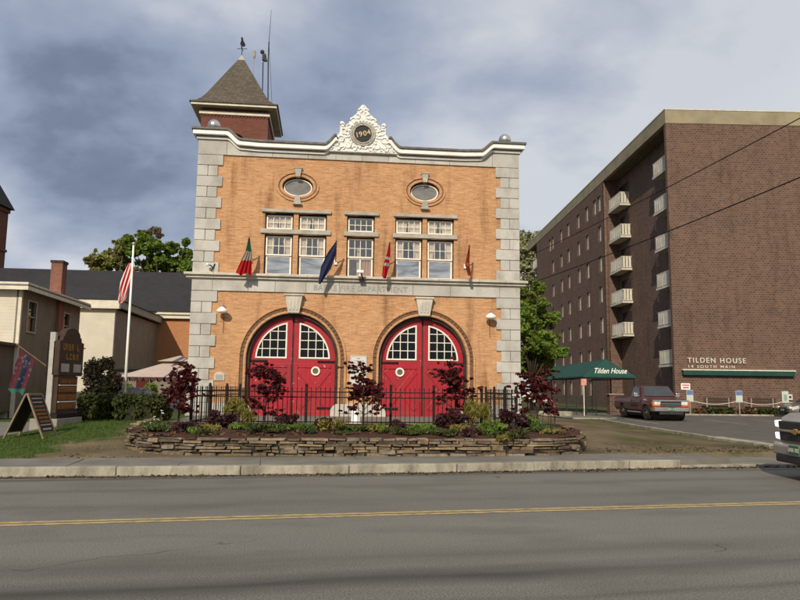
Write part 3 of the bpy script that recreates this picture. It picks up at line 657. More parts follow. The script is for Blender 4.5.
# arched doors
ZS = 2.575
def arcpts(cx, r, zb=1.0, n=36): return [(cx-r, zb)]+[(cx-r*math.cos(PI*k/n), ZS+r*math.sin(PI*k/n)) for k in range(n+1)]+[(cx+r, zb)]
for di, cx in enumerate(DX):
    dr = thing('arched_doorway', '', ''); del dr['label'], dr['category']; dr.parent = ST
    mb = MB(); mb.band(arcpts(cx, 1.632), arcpts(cx, 1.72), -.055, .1); mb.band(arcpts(cx, 1.84), arcpts(cx, 1.925), -.07, .1); mb.build('arch_moulding', M_BRICK, dr, bevel=.02)
    mb = MB(); mb.band(arcpts(cx, 1.722), arcpts(cx, 1.838), -.018, .1)
    for k in range(0, 74):
        t = PI*(k+.5)/74; x = cx-1.78*math.cos(t); z = ZS+1.78*math.sin(t)
        if k % 2: mb.bar((x-.045*math.cos(t)*-1, -.03, z-.045*math.sin(t)), (x-.045*math.cos(t), -.03, z+.045*math.sin(t)), .05, .03)
    mb.build('dentil_band', mat('umber_brick_band', (.20, .105, .055), (.13, .066, .036), 9), dr)
    mb = MB(); mb.band(arcpts(cx, 1.525, .5), arcpts(cx, 1.632, .5), .10, .36); mb.build('reveal_shade_frame', M_DARK, dr)  # dark band around the leaves stands in for the shadow of the reveal
    mb = MB(); mb.prism([(cx-.31, 4.82), (cx+.31, 4.82), (cx+.20, 4.20), (cx-.20, 4.20)], -.24, .1).box(cx-.35, cx+.35, -.28, .1, 4.82, 4.885)
    for k in (-.12, 0, .12): mb.box(cx+k-.035, cx+k+.035, -.262, -.2, 4.3, 4.72)
    mb.build('keystone', M_TRIM, dr, bevel=.012)
    Y0, Y1 = .27, .335
    for s_ in (-1, 1):
        # leaf with its quarter-round light
        def P(x, z): return (cx+s_*x, z)
        n = 22; R_ = 1.585; g0 = .03
        t0 = math.acos(g0/R_)
        out = [P(g0, .5), P(R_, .5)]+[P(R_*math.cos(t0*k/n), ZS+R_*math.sin(t0*k/n)) for k in range(n+1)]
        rW = 1.335; xi = .215; t1 = math.acos(xi/rW)
        def wq(r, xi_, zb): t1_ = math.acos(xi_/r); return [P(xi_, zb)]+[P(math.sqrt(r*r-(zb-ZS)**2) if zb > ZS else r, zb)]+[P(r*math.cos(t), ZS+r*math.sin(t)) for t in np.linspace(math.asin(max(0, (zb-ZS)/r))+.03, t1_, 18)]
        hole = wq(rW, xi, ZS+.02)
        port = ell(cx+s_*.83, 2.155, .10, .10, 20) if s_ == (1 if di == 0 else -1) else None
        leaf = holed('door_leaf', [out, hole]+([port] if port else []), Y0, Y1, M_RED, dr)
        mb = MB(); A = wq(rW, xi, ZS+.02); Bq = wq(rW-.055, xi+.055, ZS+.075); mb.band(A, Bq, Y0-.025, Y0+.03, True)
        for k in range(1, 4): x = .27+.275*k; zt = ZS+math.sqrt(max(0, (rW-.04)**2-x*x)); mb.box(*sorted((cx+s_*(x-.014), cx+s_*(x+.014))), Y0-.01, Y0+.02, ZS+.07, zt)
        for k in range(1, 4): z = ZS+.05+.315*k; xt = math.sqrt(max(0, (rW-.04)**2-(z-ZS)**2)); mb.box(*sorted((cx+s_*.26, cx+s_*xt)), Y0-.006, Y0+.018, z-.014, z+.014)
        mb.build('light_frame', M_WOODW, leaf, bevel=.004)
        mb = MB(); mb.prism(wq(rW-.01, xi+.01, ZS+.03), Y0+.03, Y0+.036); mb.build('pane', M_GLASSD, leaf)
        mb = MB()   # raised rails, stiles and the crossed braces
        yb0, yb1 = Y0-.035, Y0-.0
        for a in ((.045, .19, .56, 2.42), (1.39, 1.55, .56, 2.42), (.19, 1.39, 2.27, 2.42), (.19, 1.39, .56, .74)):
            mb.box(*sorted((cx+s_*a[0], cx+s_*a[1])), yb0, yb1, a[2], a[3])
        def brace(p, q_, w=.2, y=0): mb.bar((cx+s_*p[0], (yb0+yb1)/2+.006+y, p[1]), (cx+s_*q_[0], (yb0+yb1)/2+.006+y, q_[1]), .03, w, (0, 0, 1)) if False else mb.prism(quad2((cx+s_*p[0], p[1]), (cx+s_*q_[0], q_[1]), w), yb0+.008+y, yb1)
        def quad2(p, q_, w):
            d = Vector((q_[0]-p[0], q_[1]-p[1])).normalized(); nn = Vector((-d.y, d.x))*w/2
            return [(p[0]-nn.x, p[1]-nn.y), (q_[0]-nn.x, q_[1]-nn.y), (q_[0]+nn.x, q_[1]+nn.y), (p[0]+nn.x, p[1]+nn.y)]
        brace((.24, .80), (1.34, 2.22)); brace((1.34, .80), (.24, 2.22), y=-.004)
        mb.build('braces', M_RED, leaf, bevel=.01)
        mb = MB()
        for zh in (2.50, .84): mb.box(*sorted((cx+s_*1.57, cx+s_*.95)), Y0-.058, Y0-.036, zh-.03, zh+.03); mb.sphere((cx+s_*.93, Y0-.045, zh), .04, 8, 6)
        mb.build('strap_hinge', M_BLACK, leaf)
        if port:
            px = cx+s_*.83
            mb = MB(); mb.band(ell(px, 2.155, .105, .105, 24), ell(px, 2.155, .165, .165, 24), Y0-.06, Y0, True); pr = mb.build('porthole_ring', M_WOODW, leaf, bevel=.01)
            mb = MB(); mb.prism(ell(px, 2.155, .105, .105, 20), Y0-.02, Y0-.01); mb.build('porthole_glass', mat('dull_brass_glass', (.16, .14, .08), (.1, .09, .06), 20), leaf)
    MB().box(cx-.035, cx+.035, .29, .36, .5, 4.15).build('centre_post', M_DARK, dr)
    MB().box(cx-1.6, cx+1.6, -.02, .36, .45, .555).build('door_sill', M_TRIM, dr)
# tower behind the left corner
tw = thing('hose_tower', '', ''); del tw['label'], tw['category']; tw.parent = ST; tw.location = (-5.49, 6.86, 0)
ho = rect(-1.47, 1.47, 0, 13.85)
arc = [(-.75, 11.2), (.62, 11.2)]+[(-.065+.685*math.cos(PI*k/16), 12.12+.685*math.sin(PI*k/16)) for k in range(17)]
holed('tower_front', [ho, arc], -1.47, -1.2, M_TOWER, tw)
mb = MB(); mb.box(-1.47, -1.2, -1.2, 1.47, 0, 13.85).box(1.2, 1.47, -1.2, 1.47, 0, 13.85).box(-1.2, 1.2, 1.2, 1.47, 0, 13.85); mb.build('tower_walls', M_TOWER, tw)
MB().box(-1.2, 1.2, -.9, -.85, 10.2, 13.2).build('tower_louvre', M_DARK, tw)
mb = MB()
for k in range(19): x = -1.40+k*.155; mb.box(x, x+.07, -1.50, -1.47, 13.50, 13.56)
for k in range(19): y = -1.40+k*.155; mb.box(1.47, 1.50, y, y+.07, 13.50, 13.56)
mb.box(-1.50, 1.50, -1.515, -1.471, 13.56, 13.595).box(1.471, 1.515, -1.47, 1.5, 13.56, 13.595); mb.build('brick_dentils', M_TOWER, tw)
mb = MB(); b_ = 1.55; mb.box(-b_, b_, -b_, -1.47, 13.60, 13.74).box(-b_, b_, 1.47, b_, 13.60, 13.74).box(-b_, -1.47, -1.47, 1.47, 13.60, 13.74).box(1.47, b_, -1.47, 1.47, 13.60, 13.74)
e_ = 1.87; mb.box(-e_, e_, -e_, -e_+.04, 13.89, 14.0).box(-e_, e_, e_-.04, e_, 13.89, 14.0).box(-e_, -e_+.04, -e_+.04, e_-.04, 13.89, 14.0).box(e_-.04, e_, -e_+.04, e_-.04, 13.89, 14.0)
mb.build('eaves_trim', M_CREAMT, tw, bevel=.01)
MB().box(-e_+.04, e_-.04, -e_+.04, e_-.04, 13.90, 13.95).build('eaves_soffit', mat('olive_soffit', (.35, .31, .20), (.29, .25, .16), 3), tw)
mb = MB(); rings = [(1.93, 14.0), (1.93, 14.05), (1.68, 14.17), (1.47, 14.40), (1.30, 14.68), (.02, 17.12)]
vs = []; fs = []
for r, z in rings: vs += [(-r, -r, z), (r, -r, z), (r, r, z), (-r, r, z)]
for i in range(len(rings)-1):
    for k in range(4): k2 = (k+1) % 4; fs.append((4*i+k, 4*i+k2, 4*i+4+k2, 4*i+4+k))
fs.append((3, 2, 1, 0)); mb.add(vs, fs); rf = mb.build('tower_roof', M_SHIN, tw)
mb = MB(); vs = [(-.22, -.22, 16.72), (.22, -.22, 16.72), (.22, .22, 16.72), (-.22, .22, 16.72), (0, 0, 17.2)]
mb.add(vs, [(0, 1, 4), (1, 2, 4), (2, 3, 4), (3, 0, 4), (3, 2, 1, 0)]); mb.build('roof_peak_cap', mat('pale_metal_cap', (.42, .40, .34), rough=.5), rf)

# things on the tower and the facade
wv_p = st_w(-5.49, 6.86, 17.18)
wv = thing('weathervane', 'small black rooster weathervane on the peak of the shingled tower roof', 'weathervane', wv_p)
MB().tube([(0, 0, 0), (0, 0, .5)], .018, 6).build('spindle', M_BLACK, wv)
MB().bar((-.24, 0, .32), (.24, 0, .32), .02).bar((0, -.24, .32), (0, .24, .32), .02).build('compass_arms', M_BLACK, wv)
MB().prism([(.10, .42), (.16, .50), (.11, .62), (.05, .72), (.02, .86), (-.04, .92), (-.07, .84), (-.05, .72), (-.10, .60), (-.07, .48), (0, .44)], -.012, .012).build('rooster', M_BLACK, wv)
p = st_w(-5.0, 8.3, 0)
an = thing('antenna', 'pale finned antenna on a thin mast right of the tower peak', 'antenna', (p.x, p.y, 14.2), 0, 'antennas behind the tower roof')
b0 = at(254.5, 72, p.y); b1 = at(254.5, 51, p.y); h1 = b1.z-14.2; x_ = b1.x-p.x
MB().tube([(x_, 0, 0), (x_, 0, h1-.35)], .02, 6).build('mast', M_SILV, an)
MB().lathe([(.04, h1-.38), (.07, h1-.3), (.075, h1), (.03, h1+.01)], (x_, 0, 0), 8).build('radome', mat('beige_plastic', (.42, .34, .26), rough=.6), an)
b1 = at(263.5, 52, p.y); h1 = b1.z-14.2; x_ = b1.x-p.x
an = thing('antenna', 'dark boxy camera-like antenna head on a bent bracket right of the tower peak', 'antenna', (p.x, p.y, 14.2), 0, 'antennas behind the tower roof')
MB().tube([(x_+.05, 0, 0), (x_, 0, h1-.55), (x_+.18, 0, h1-.4), (x_+.12, 0, h1-.2)], .025, 6).build('mast', M_BLACK, an)
mb = MB(); mb.box(x_-.04, x_+.12, -.08, .08, h1-.45, h1-.12).sphere((x_-.06, 0, h1), .11, 10, 7).box(x_+.08, x_+.2, -.05, .05, h1-.5, h1-.4); mb.build('head', mat('dark_olive_box', (.05, .05, .04)), an)
an = thing('antenna', 'tall thin whip antenna rising highest above the tower roof', 'antenna', (p.x, p.y, 14.2), 0, 'antennas behind the tower roof')
a0, a1, a2 = at(268.2, 62, p.y), at(269, 42, p.y), at(271.3, 10, p.y)
MB().tube([(a0.x-p.x+.1, 0, 0), (a0.x-p.x, 0, a0.z-14.2), (a1.x-p.x, 0, a1.z-14.2)], .028, 6).build('mast', M_BLACK, an)
MB().tube([(a1.x-p.x, 0, a1.z-14.2), (a2.x-p.x, 0, a2.z-14.2)], [.016, .008], 5).build('whip', M_BLACK, an)
MB().tube([(a1.x-p.x, 0, a1.z-14.2), (a0.x-p.x+.35, 0, .1)], .008, 4).build('guy_wire', M_BLACK, an)

def st_thing(name, label, cat, v, d, z, group=None): return thing(name, label, cat, st_w(v, d, z), ST_A, group)
for s_, lb in ((-4.84, 'left'), (4.80, 'right')):
    t = st_thing('wall_lamp', 'white dome lamp on a bracket %s' % ('left of the left red door, on the brick' if s_ < 0 else 'right of the right red door, beside the quoins'), 'lamp', s_, 0, 4.2, 'dome lamps on the station wall')
    MB().lathe([(.02, .16), (.09, .12), (.17, .06), (.20, 0), (.17, -.05), (.08, -.08)], (0, -.30, 0), 18).build('lamp_shade', M_WHITE, t, smooth=True)
    MB().tube([(.02, 0, .12), (.02, -.10, .24), (.01, -.25, .22), (0, -.30, .14)], .025, 6).box(-.05, .05, -.03, 0, .05, .2).build('bracket', M_SILV, t)
    MB().tube([(.02, -.012, .05), (.03, -.012, -.75)], .01, 4).build('cable', mat('rust_streak_cable', (.12, .07, .045)), t)
t = st_thing('floodlight', 'small white floodlight on a dark arm over the middle window sill', 'floodlight', -.02, 0, 5.6)
MB().box(-.13, .13, -.55, -.40, .06, .17).build('lamp_head', M_WHITE, t, bevel=.03)
MB().tube([(.05, -.24, -.16), (.1, -.35, -.1), (.03, -.45, .08)], .025, 6).box(-.02, .16, -.32, -.22, -.2, -.1).build('arm', M_BLACK, t)
t = st_thing('floodlight', 'tiny white spotlight on the left granite quoins just above the belt cornice', 'floodlight', -5.42, 0, 5.78)
MB().sphere((0, -.28, .07), .06, 10, 6).build('lamp_head', M_WHITE, t)
MB().tube([(.16, -.06, -.02), (.10, -.22, .05), (0, -.26, .07)], .02, 6).bar((.22, -.08, .14), (.12, -.14, -.15), .03).build('arm', M_BLACK, t)
t = st_thing('plaque', 'white carved stone tablet on the brick between the two arched doors', 'plaque', .0, 0, 1.68)
MB().box(-.31, .31, -.05, 0, 0, 1.05).build('slab', M_TRIM, t, bevel=.01)
mb = MB(); mb.box(-.26, .26, -.056, -.05, .06, .99); mb.build('face', mat('pale_carved_stone', (.66, .65, .60), (.52, .51, .47), 30, (1, 1, 3), bump=.4), t)
mb = MB()
for k in range(9): mb.box(-.2+.02*(k % 3), .2-.03*(k % 2), -.060, -.056, .17+k*.085, .185+k*.085)
mb.box(-.06, .06, -.062, -.056, .93, .955); mb.build('carved_lines', mat('carved_line_shadow', (.27, .26, .24)), t)
t = st_thing('plaque', 'small arched grey plaque low on the brick left of the left door', 'plaque', -4.88, 0, 1.78)
MB().prism([(-.18, 0), (.18, 0)]+[(.18*math.cos(k*PI/12), .19+.10*math.sin(k*PI/12)) for k in range(13)], -.04, 0).build('slab', M_TRIM, t, bevel=.008)
MB().box(-.13, .13, -.046, -.04, .04, .2).build('face', mat('weathered_plaque_face', (.36, .36, .34), (.28, .28, .27), 30), t)
# facade flags
def cloth(name, path, widths, dirs, material, parent, folds=3.5, amp=.06, n=14, m_=18):
    """cloth hanging along a path, spread sideways by width along dir with folds"""
    path = [Vector(p_) for p_ in path]; vs = []; fs = []
    for j in range(m_+1):
        t = j/m_*(len(path)-1); i = min(int(t), len(path)-2); u = t-i; c = path[i].lerp(path[i+1], u)
        wv_ = widths[i]*(1-u)+widths[i+1]*u
        d = (Vector(dirs[i])*(1-u)+Vector(dirs[i+1])*u).normalized(); nrm = Vector((d.y, -d.x, 0))
        for k in range(n+1):
            s__ = k/n-.5; vs.append(c+d*wv_*s__+nrm*amp*math.sin(s__*folds*2*PI+j*.12)*(.3+.7*j/m_)+Vector((0, 0, .04*math.sin(s__*9)*j/m_)))
    for j in range(m_):
        for k in range(n): a = j*(n+1)+k; fs.append((a, a+1, a+n+2, a+n+1))
    mb = MB().add(vs, fs); o = mb.build(name, material, parent, smooth=True, fix=False); return o
def zones(name, cols, axis, lo, hi, extra=None):
    """cloth dyed in bands along one axis of the object"""
    b = NB(name); b.set(.8, 0, .2); s = b.n('ShaderNodeSeparateXYZ'); b.l(b.tc.outputs['Object'], s.inputs[0])
    v = b.rng(b.mth('ADD', s.outputs[axis], b.mth('MULTIPLY', b.mth('SUBTRACT', b.noise(5, 2), .5), .12)), lo, hi)
    cr = b.n('ShaderNodeValToRGB'); cr.color_ramp.interpolation = 'CONSTANT'; b.l(v, cr.inputs[0])
    el = cr.color_ramp.elements; el[0].color = (*cols[0][1], 1); el[0].position = cols[0][0]; el[1].color = (*cols[1][1], 1); el[1].position = cols[1][0]
    for p_, c_ in cols[2:]: q_ = el.new(p_); q_.color = (*c_, 1)
    b.col(cr.outputs[0]); t = b.n('ShaderNodeBsdfTranslucent'); b.l(cr.outputs[0], t.inputs[0]); mx = b.n('ShaderNodeMixShader'); mx.inputs[0].default_value = .25
    b.l(b.b.outputs[0], mx.inputs[1]); b.l(t.outputs[0], mx.inputs[2]); b.l(mx.outputs[0], b.out.inputs[0]); return b.m
M_POLE = mat('varnished_pole', (.22, .12, .06), (.15, .08, .045), 6)
def facade_flag(v, label, path, widths, dirs, material, **kw):
    t = st_thing('flag', label, 'flag', v, 0, 6.10, 'flags on the station front')
    MB().tube([(0, -.04, 0), (.0, -.80, .62)], .018, 6).sphere((0, -.80, .64), .035, 8, 6).build('flagpole', M_POLE, t)
    MB().box(-.05, .05, -.07, 0, -.08, .08).build('bracket', M_WHITE, t)
    cloth('cloth', path, widths, dirs, material, t, **kw); return t
facade_flag(-3.95, 'green, white and red striped flag left of the left pair of windows', [(0, -.80, .62), (.0, -.72, .15), (-.06, -.68, -.12), (-.16, -.62, -.62)], [.06, .26, .36, .55],
            [(1, .5, 0), (1, .5, 0), (1, .4, 0), (1, .3, 0)], zones('tricolour_cloth', [(0, (.42, .012, .016)), (.40, (.36, .33, .28)), (.66, (.02, .13, .06)), (.93, (.03, .05, .04))], 2, -.65, .62))
facade_flag(-.90, 'navy blue flag hanging diagonally beside the middle window', [(0, -.80, .62), (-.14, -.76, .2), (-.33, -.70, -.3), (-.56, -.62, -.86)], [.05, .34, .38, .06],
            [(1, .5, 0), (1, .5, 0), (1, .4, 0), (1, .4, 0)], mat('navy_cloth', (.016, .022, .075), (.01, .015, .05), 4), folds=1.3, amp=.05)
facade_flag(1.0, 'bright red flag with white patches left of the right pair of windows', [(0, -.80, .62), (-.03, -.76, .2), (-.10, -.7, -.2), (-.17, -.65, -.6)], [.05, .2, .3, .12],
            [(.7, .7, 0)]*4, zones('red_white_cloth', [(0, (.50, .015, .03)), (.33, (.6, .5, .48)), (.42, (.50, .015, .03)), (.52, (.62, .55, .52)), (.6, (.45, .012, .025))], 2, -.6, .62))
facade_flag(3.90, 'rust red flag furled close to its pole right of the right pair of windows', [(0, -.80, .62), (-.03, -.77, .2), (-.05, -.74, -.1), (.02, -.7, -.42)], [.04, .14, .22, .08],
            [(.6, .8, 0)]*4, zones('rust_cloth', [(0, (.25, .03, .02)), (.35, (.5, .12, .03)), (.45, (.30, .03, .02)), (.7, (.22, .02, .02))], 2, -.5, .62))

# ---------------------------------------------------------------- apron, fence, planter wall and its plants
def st_poly(pts): return [(st_w(v, d, 0).x, st_w(v, d, 0).y) for v, d in pts]
drape('apron', st_poly([(-5.6, -.02), (-5.6, -5.6), (5.6, -5.6), (5.6, -.02)]), M_PAD, .012)
FZ = .60
FY = -6.3; FXL, FXR = -4.62, 4.05
def fence_run(fn, a, b, posts, shared, gap=.125):
    """posts at fractions; a panel of rails and pickets between neighbours"""
    a, b = Vector(a), Vector(b)
    for i, t in enumerate(posts):
        if i == 0 and shared: continue
        p_ = a.lerp(b, t); MB().box(p_.x-.035, p_.x+.035, p_.y-.035, p_.y+.035, FZ-.1, FZ+1.02).sphere((p_.x, p_.y, FZ+1.04), .04, 8, 5).build('post', M_BLACK, fn)
    for t0, t1 in zip(posts, posts[1:]):
        p0, p1 = a.lerp(b, t0), a.lerp(b, t1); d = (p1-p0); ln = d.length; d.normalize(); mb = MB()
        for z in (.07, .72, .86): mb.bar(p0+Vector((0, 0, FZ+z)), p1+Vector((0, 0, FZ+z)), .022, .03)
        n_ = max(2, round(ln/gap))
        for k in range(1, n_):
            q_ = p0+d*(ln*k/n_); mb.box(q_.x-.009, q_.x+.009, q_.y-.009, q_.y+.009, FZ+.02, FZ+.94)
            mb.add([(q_.x-.018, q_.y, FZ+.94), (q_.x, q_.y-.018, FZ+.94), (q_.x+.018, q_.y, FZ+.94), (q_.x, q_.y+.018, FZ+.94), (q_.x, q_.y, FZ+1.0)], [(0, 1, 4), (1, 2, 4), (2, 3, 4), (3, 0, 4), (3, 2, 1, 0)])
        mb.build('picket_panel', M_BLACK, fn)
fl0 = Vector((-5.40, 18.45, 0)); fr0 = Vector((3.24, 19.5, 0)); bl = st_w(-4.1, -.15, 0); br_ = st_w(4.62, -.15, 0)
fn = thing('iron_fence', 'black iron picket fence before the red doors, turning back to the station at both ends', 'fence')
fence_run(fn, fl0, fr0, [0, .34, .60, .735+.0, .888, 1], False)
fence_run(fn, fl0, bl, [0, .3, .65, .98], True, .27); fence_run(fn, fr0, br_, [0, .3, .65, .98], True, .27)
# dry stone wall
WL = [(-6.35, 17.9), (-6.3, 16.7), (-5.95, 15.55), (-5.3, 14.85), (-4.3, 14.55), (-2.0, 14.75), (0.04, 15.0), (2.15, 15.3), (3.45, 15.6), (4.1, 16.1), (4.5, 17.1), (4.6, 18.6)]
def along(pl, s_):
    for (a, b), (c, d) in zip(pl, pl[1:]):
        l = math.hypot(c-a, d-b)
        if s_ <= l: return a+(c-a)*s_/l, b+(d-b)*s_/l, Vector(((c-a)/l, (d-b)/l, 0))
        s_ -= l
    return pl[-1][0], pl[-1][1], Vector(((c-a)/l, (d-b)/l, 0))
WLEN = sum(math.hypot(c-a, d-b) for (a, b), (c, d) in zip(WL, WL[1:]))
def wall_base(x, y): return gz(x, y)-.02
mb = MB(); q = random.Random(11); z = 0; course = 0
hts = [.085, .06, .075, .05, .065, .045]; zt = 0
for h in hts:
    s_ = -q.uniform(0, .3)
    while s_ < WLEN:
        l = q.choice((q.uniform(.12, .3), q.uniform(.25, .7)))*(1.15 if h > .07 else 1); hh = h*(q.uniform(.7, 1.05) if q.random() < .8 else q.uniform(1.3, 1.7))
        x, y, d = along(WL, max(0, min(WLEN, s_+l/2))); nr = Vector((d.y, -d.x, 0)); c = Vector((x, y, wall_base(x, y)+zt+h/2)); dep = .26
        pr = q.uniform(-.07, .045); a_ = d*(l/2-.006)
        vs = []
        for sx in (-1, 1):
            for sy in (0, 1):
                for sz in (-1, 1):
                    vs.append(c+a_*sx*q.uniform(.86, 1)+nr*(pr+q.uniform(-.02, .02) if sy else -dep)+Vector((0, 0, sz*hh/2*q.uniform(.62, 1)+q.uniform(-.010, .010))))
        # extra mid-front points to break the outline
        mb.add(vs, [(0, 1, 3, 2), (4, 6, 7, 5), (0, 4, 5, 1), (2, 3, 7, 6), (1, 5, 7, 3), (0, 2, 6, 4)])
        s_ += l
    zt += h
def stone_mat():
    b = NB('ochre_and_grey_fieldstone'); b.set(.9, 0, .25)
    g = b.n('ShaderNodeNewGeometry'); cr = b.n('ShaderNodeValToRGB'); b.l(g.outputs['Random Per Island'], cr.inputs[0]); cr.color_ramp.interpolation = 'LINEAR'
    el = cr.color_ramp.elements; el[0].color = (.07, .058, .045, 1); el[1].color = (.13, .11, .085, 1)
    for p_, c_ in ((.2, (.25, .19, .12)), (.35, (.13, .105, .075)), (.5, (.33, .25, .15)), (.62, (.10, .078, .058)), (.78, (.25, .22, .175)), (.9, (.28, .205, .12))): k = el.new(p_); k.color = (*c_, 1)
    c = b.mix(b.rng(b.noise(9, 6), .4, .7), cr.outputs[0], b.mix(1., cr.outputs[0], (.5, .45, .4, 1), 'MULTIPLY'))
    b.col(c); b.bump(b.noise(14, 6, (1, 1, 2)), .8, .02); return b.m
sw = thing('stone_wall', 'low dry-stacked fieldstone planter wall in ochre and grey beside the sidewalk', 'stone wall')
mb.build('stones', stone_mat(), sw, bevel=.012)
mb = MB(); A = []; 
for k in range(60):
    x, y, d = along(WL, WLEN*k/59); nr = Vector((d.y, -d.x, 0)); A.append((Vector((x, y, 0))-nr*.07, wall_base(x, y)))
vs = []; fs = []
for p_, z in A: vs += [(p_.x, p_.y, z), (p_.x, p_.y, z+.36)]
for k in range(59): fs.append((2*k, 2*k+2, 2*k+3, 2*k+1))
mb.add(vs, fs).build('earth_backing', mat('dark_earth', (.02, .014, .01)), sw)
# planter soil mound
bm = bmesh.new(); inner = []
for k in range(50):
    x, y, d = along(WL, WLEN*k/49); nr = Vector((d.y, -d.x, 0)); p_ = Vector((x, y, 0))-nr*.09; inner.append((p_.x, p_.y))
inner += [(4.45, 20.3), (3.3, 20.3), (fr0.x+.0, fr0.y+.1), (fl0.x+.3, fl0.y+.2), (-6.1, 19.3)]
bm.faces.new([bm.verts.new((x, y, 0)) for x, y in inner])
for k, (lo, hi) in enumerate(((-6.5, 5.2), (14, 21))):
    t = lo
    while t < hi:
        bmesh.ops.bisect_plane(bm, geom=bm.verts[:]+bm.edges[:]+bm.faces[:], plane_co=((t, 0, 0) if k == 0 else (0, t, 0)), plane_no=((1, 0, 0) if k == 0 else (0, 1, 0))); t += .3
from mathutils import noise as mnoise
def soil_z(x, y):
    f = min(1, max(0, (y-14.6-.12*(x+4))/1.2)); return wall_base(x, y)*(1-f)+.54*f+.345-.26*ss(0, 1, f)+.04*mnoise.noise(Vector((x*2, y*2, 0)))
for v in bm.verts: v.co.z = soil_z(v.co.x, v.co.y)
bmesh.ops.recalc_face_normals(bm, faces=bm.faces)
me = bpy.data.meshes.new('planting_bed'); bm.to_mesh(me); bm.free(); me.materials.append(M_SOIL)
o = bpy.data.objects.new('planting_bed', me); COL.objects.link(o); struct(o)

def spread(clumps, k=6, seed=1, r0=.28, r1=.55, out=.95, flat=1.):
    g = random.Random(seed); o = []
    for (x, y, z, rx, ry, rz, n) in clumps:
        for _ in range(k):
            d = Vector((g.gauss(0, 1), g.gauss(0, 1), g.gauss(0, 1))).normalized()*g.uniform(.15, out); r_ = g.uniform(r0, r1)
            o.append((x+d.x*rx, y+d.y*ry, z+d.z*rz, rx*r_, ry*r_, rz*r_*flat, max(8, int(n/k*(r_/.42)**1.5))))
        o.append((x, y, z, rx*.8, ry*.8, rz*.8, int(n*.35)))
    return o
def plant_tree(name, label, cat, loc, trunk, limbs, clumps, size, material, bark=M_BARK, group=None, seed=1, **kw):
    t = thing(name, label, cat, loc, 0, group)
    mb = MB(); mb.tube(trunk[0], trunk[1], 8)
    for pts, rr in limbs: mb.tube(pts, rr, 6)
    mb.build('trunk', bark, t, smooth=True); leafmesh('crown', clumps, size, material, t, seed, **kw); return t
def maple(px, ybase, ytop, hw, Y, label, seed, dens=1.0):
    zg = soil_z(at(px, ybase, Y).x, Y) if Y < 19 else gz(at(px, ybase, Y).x, Y)
    p0 = at(px, ybase, Y); top = at(px, ytop, Y); H = top.z-zg; w = hw/700*Y*1.35; g = random.Random(seed)
    limbs = []; cl = []
    for k in range(11):
        f = .25+.7*k/10; a = g.uniform(0, 2*PI); rr = w*(.95-.55*abs(f-.55)*1.2)*g.uniform(.55, 1); zz_ = H*f+g.uniform(-.08, .08)
        e_ = Vector((rr*math.cos(a), rr*math.sin(a)*.8, zz_)); s0 = Vector((0, 0, H*f*.62)); limbs.append(([s0, s0.lerp(e_, .5)+Vector((0, 0, .05)), e_], [.012, .008, .004]))
        cl.append((e_.x*.85, e_.y*.85, zz_, w*g.uniform(.3, .5), w*.4, H*g.uniform(.06, .11), int(100*dens*g.uniform(.7, 1.3))))
    for k in range(7): cl.append((g.uniform(-.3, .3)*w, g.uniform(-.3, .3)*w, H*g.uniform(.45, .95), w*.35, w*.35, H*.08, int(70*dens)))
    cl = spread(cl, 9, seed, .15, .42, 1.7, .5)
    return plant_tree('maple_sapling', label, 'maple', (p0.x, Y, zg), ([(0, 0, 0), (.02, 0, H*.4), (-.02, 0, H*.9)], [.028, .02, .008]), limbs, [c_[:6]+(int(c_[6]*1.5),) for c_ in cl], .062, M_MAPLE, M_BARK, 'red maples along the fence', seed, shell=.2, flat=.3, asp=1.4)
maple(178, 424, 366, 15, 17.4, 'maroon leaved small maple at the left end of the planter, beside the fence corner', 21, 1.1)
maple(264, 424, 364, 16, 17.9, 'dense dark red maple in front of the left half of the left door', 22, 1.25)
maple(363, 424, 365, 17, 18.0, 'airy maroon maple in front of the tablet between the doors', 23, .65)
maple(455, 424, 363, 18, 18.4, 'maroon maple in front of the right edge of the right door', 24, .75)
maple(537, 426, 371, 19, 18.4, 'widest and darkest red maple, right of the fence end', 25, 1.6)
def shrub(name, label, cat, px, Y, w, h, material, n, size, seed, group, stems=True, **kw):
    p0 = at(px, 420, Y); z = soil_z(p0.x, Y); g = random.Random(seed); cl = []
    for k in range(7): cl.append((g.uniform(-.6, .6)*w, g.uniform(-.5, .5)*w, h*g.uniform(.3, .8), w*g.uniform(.3, .55), w*.45, h*g.uniform(.2, .35), n//7))
    t = thing(name, label, cat, (p0.x, Y, z-.02), 0, group)
    leafmesh('foliage', cl, size, material, t, seed, **kw)
    if stems:
        mb = MB()
        for k in range(9): a = g.uniform(-1, 1); b = g.uniform(-1, 1); mb.tube([(a*.05, b*.05, 0), (a*w*.6, b*w*.5, h*.8)], [.008, .004], 4)
        mb.build('stems', M_BARK, t)
    return t
G1, G2, G3 = 'feathery yellow-green shrubs', 'dark purple low shrubs', 'bright green perennials on the planter'
shrub('shrub', 'feathery yellow-green shrub by the fence below the left wall plaque', 'shrub', 240, 17.9, .42, .75, M_YSH, 2600, .030, 31, G1, asp=5, shell=.1, flat=-2.)
shrub('shrub', 'yellow-green upright shrub by the fence below the right guard stone', 'shrub', 478, 18.3, .42, .78, M_YSH, 2800, .030, 32, G1, asp=5, shell=.1, flat=-2.)
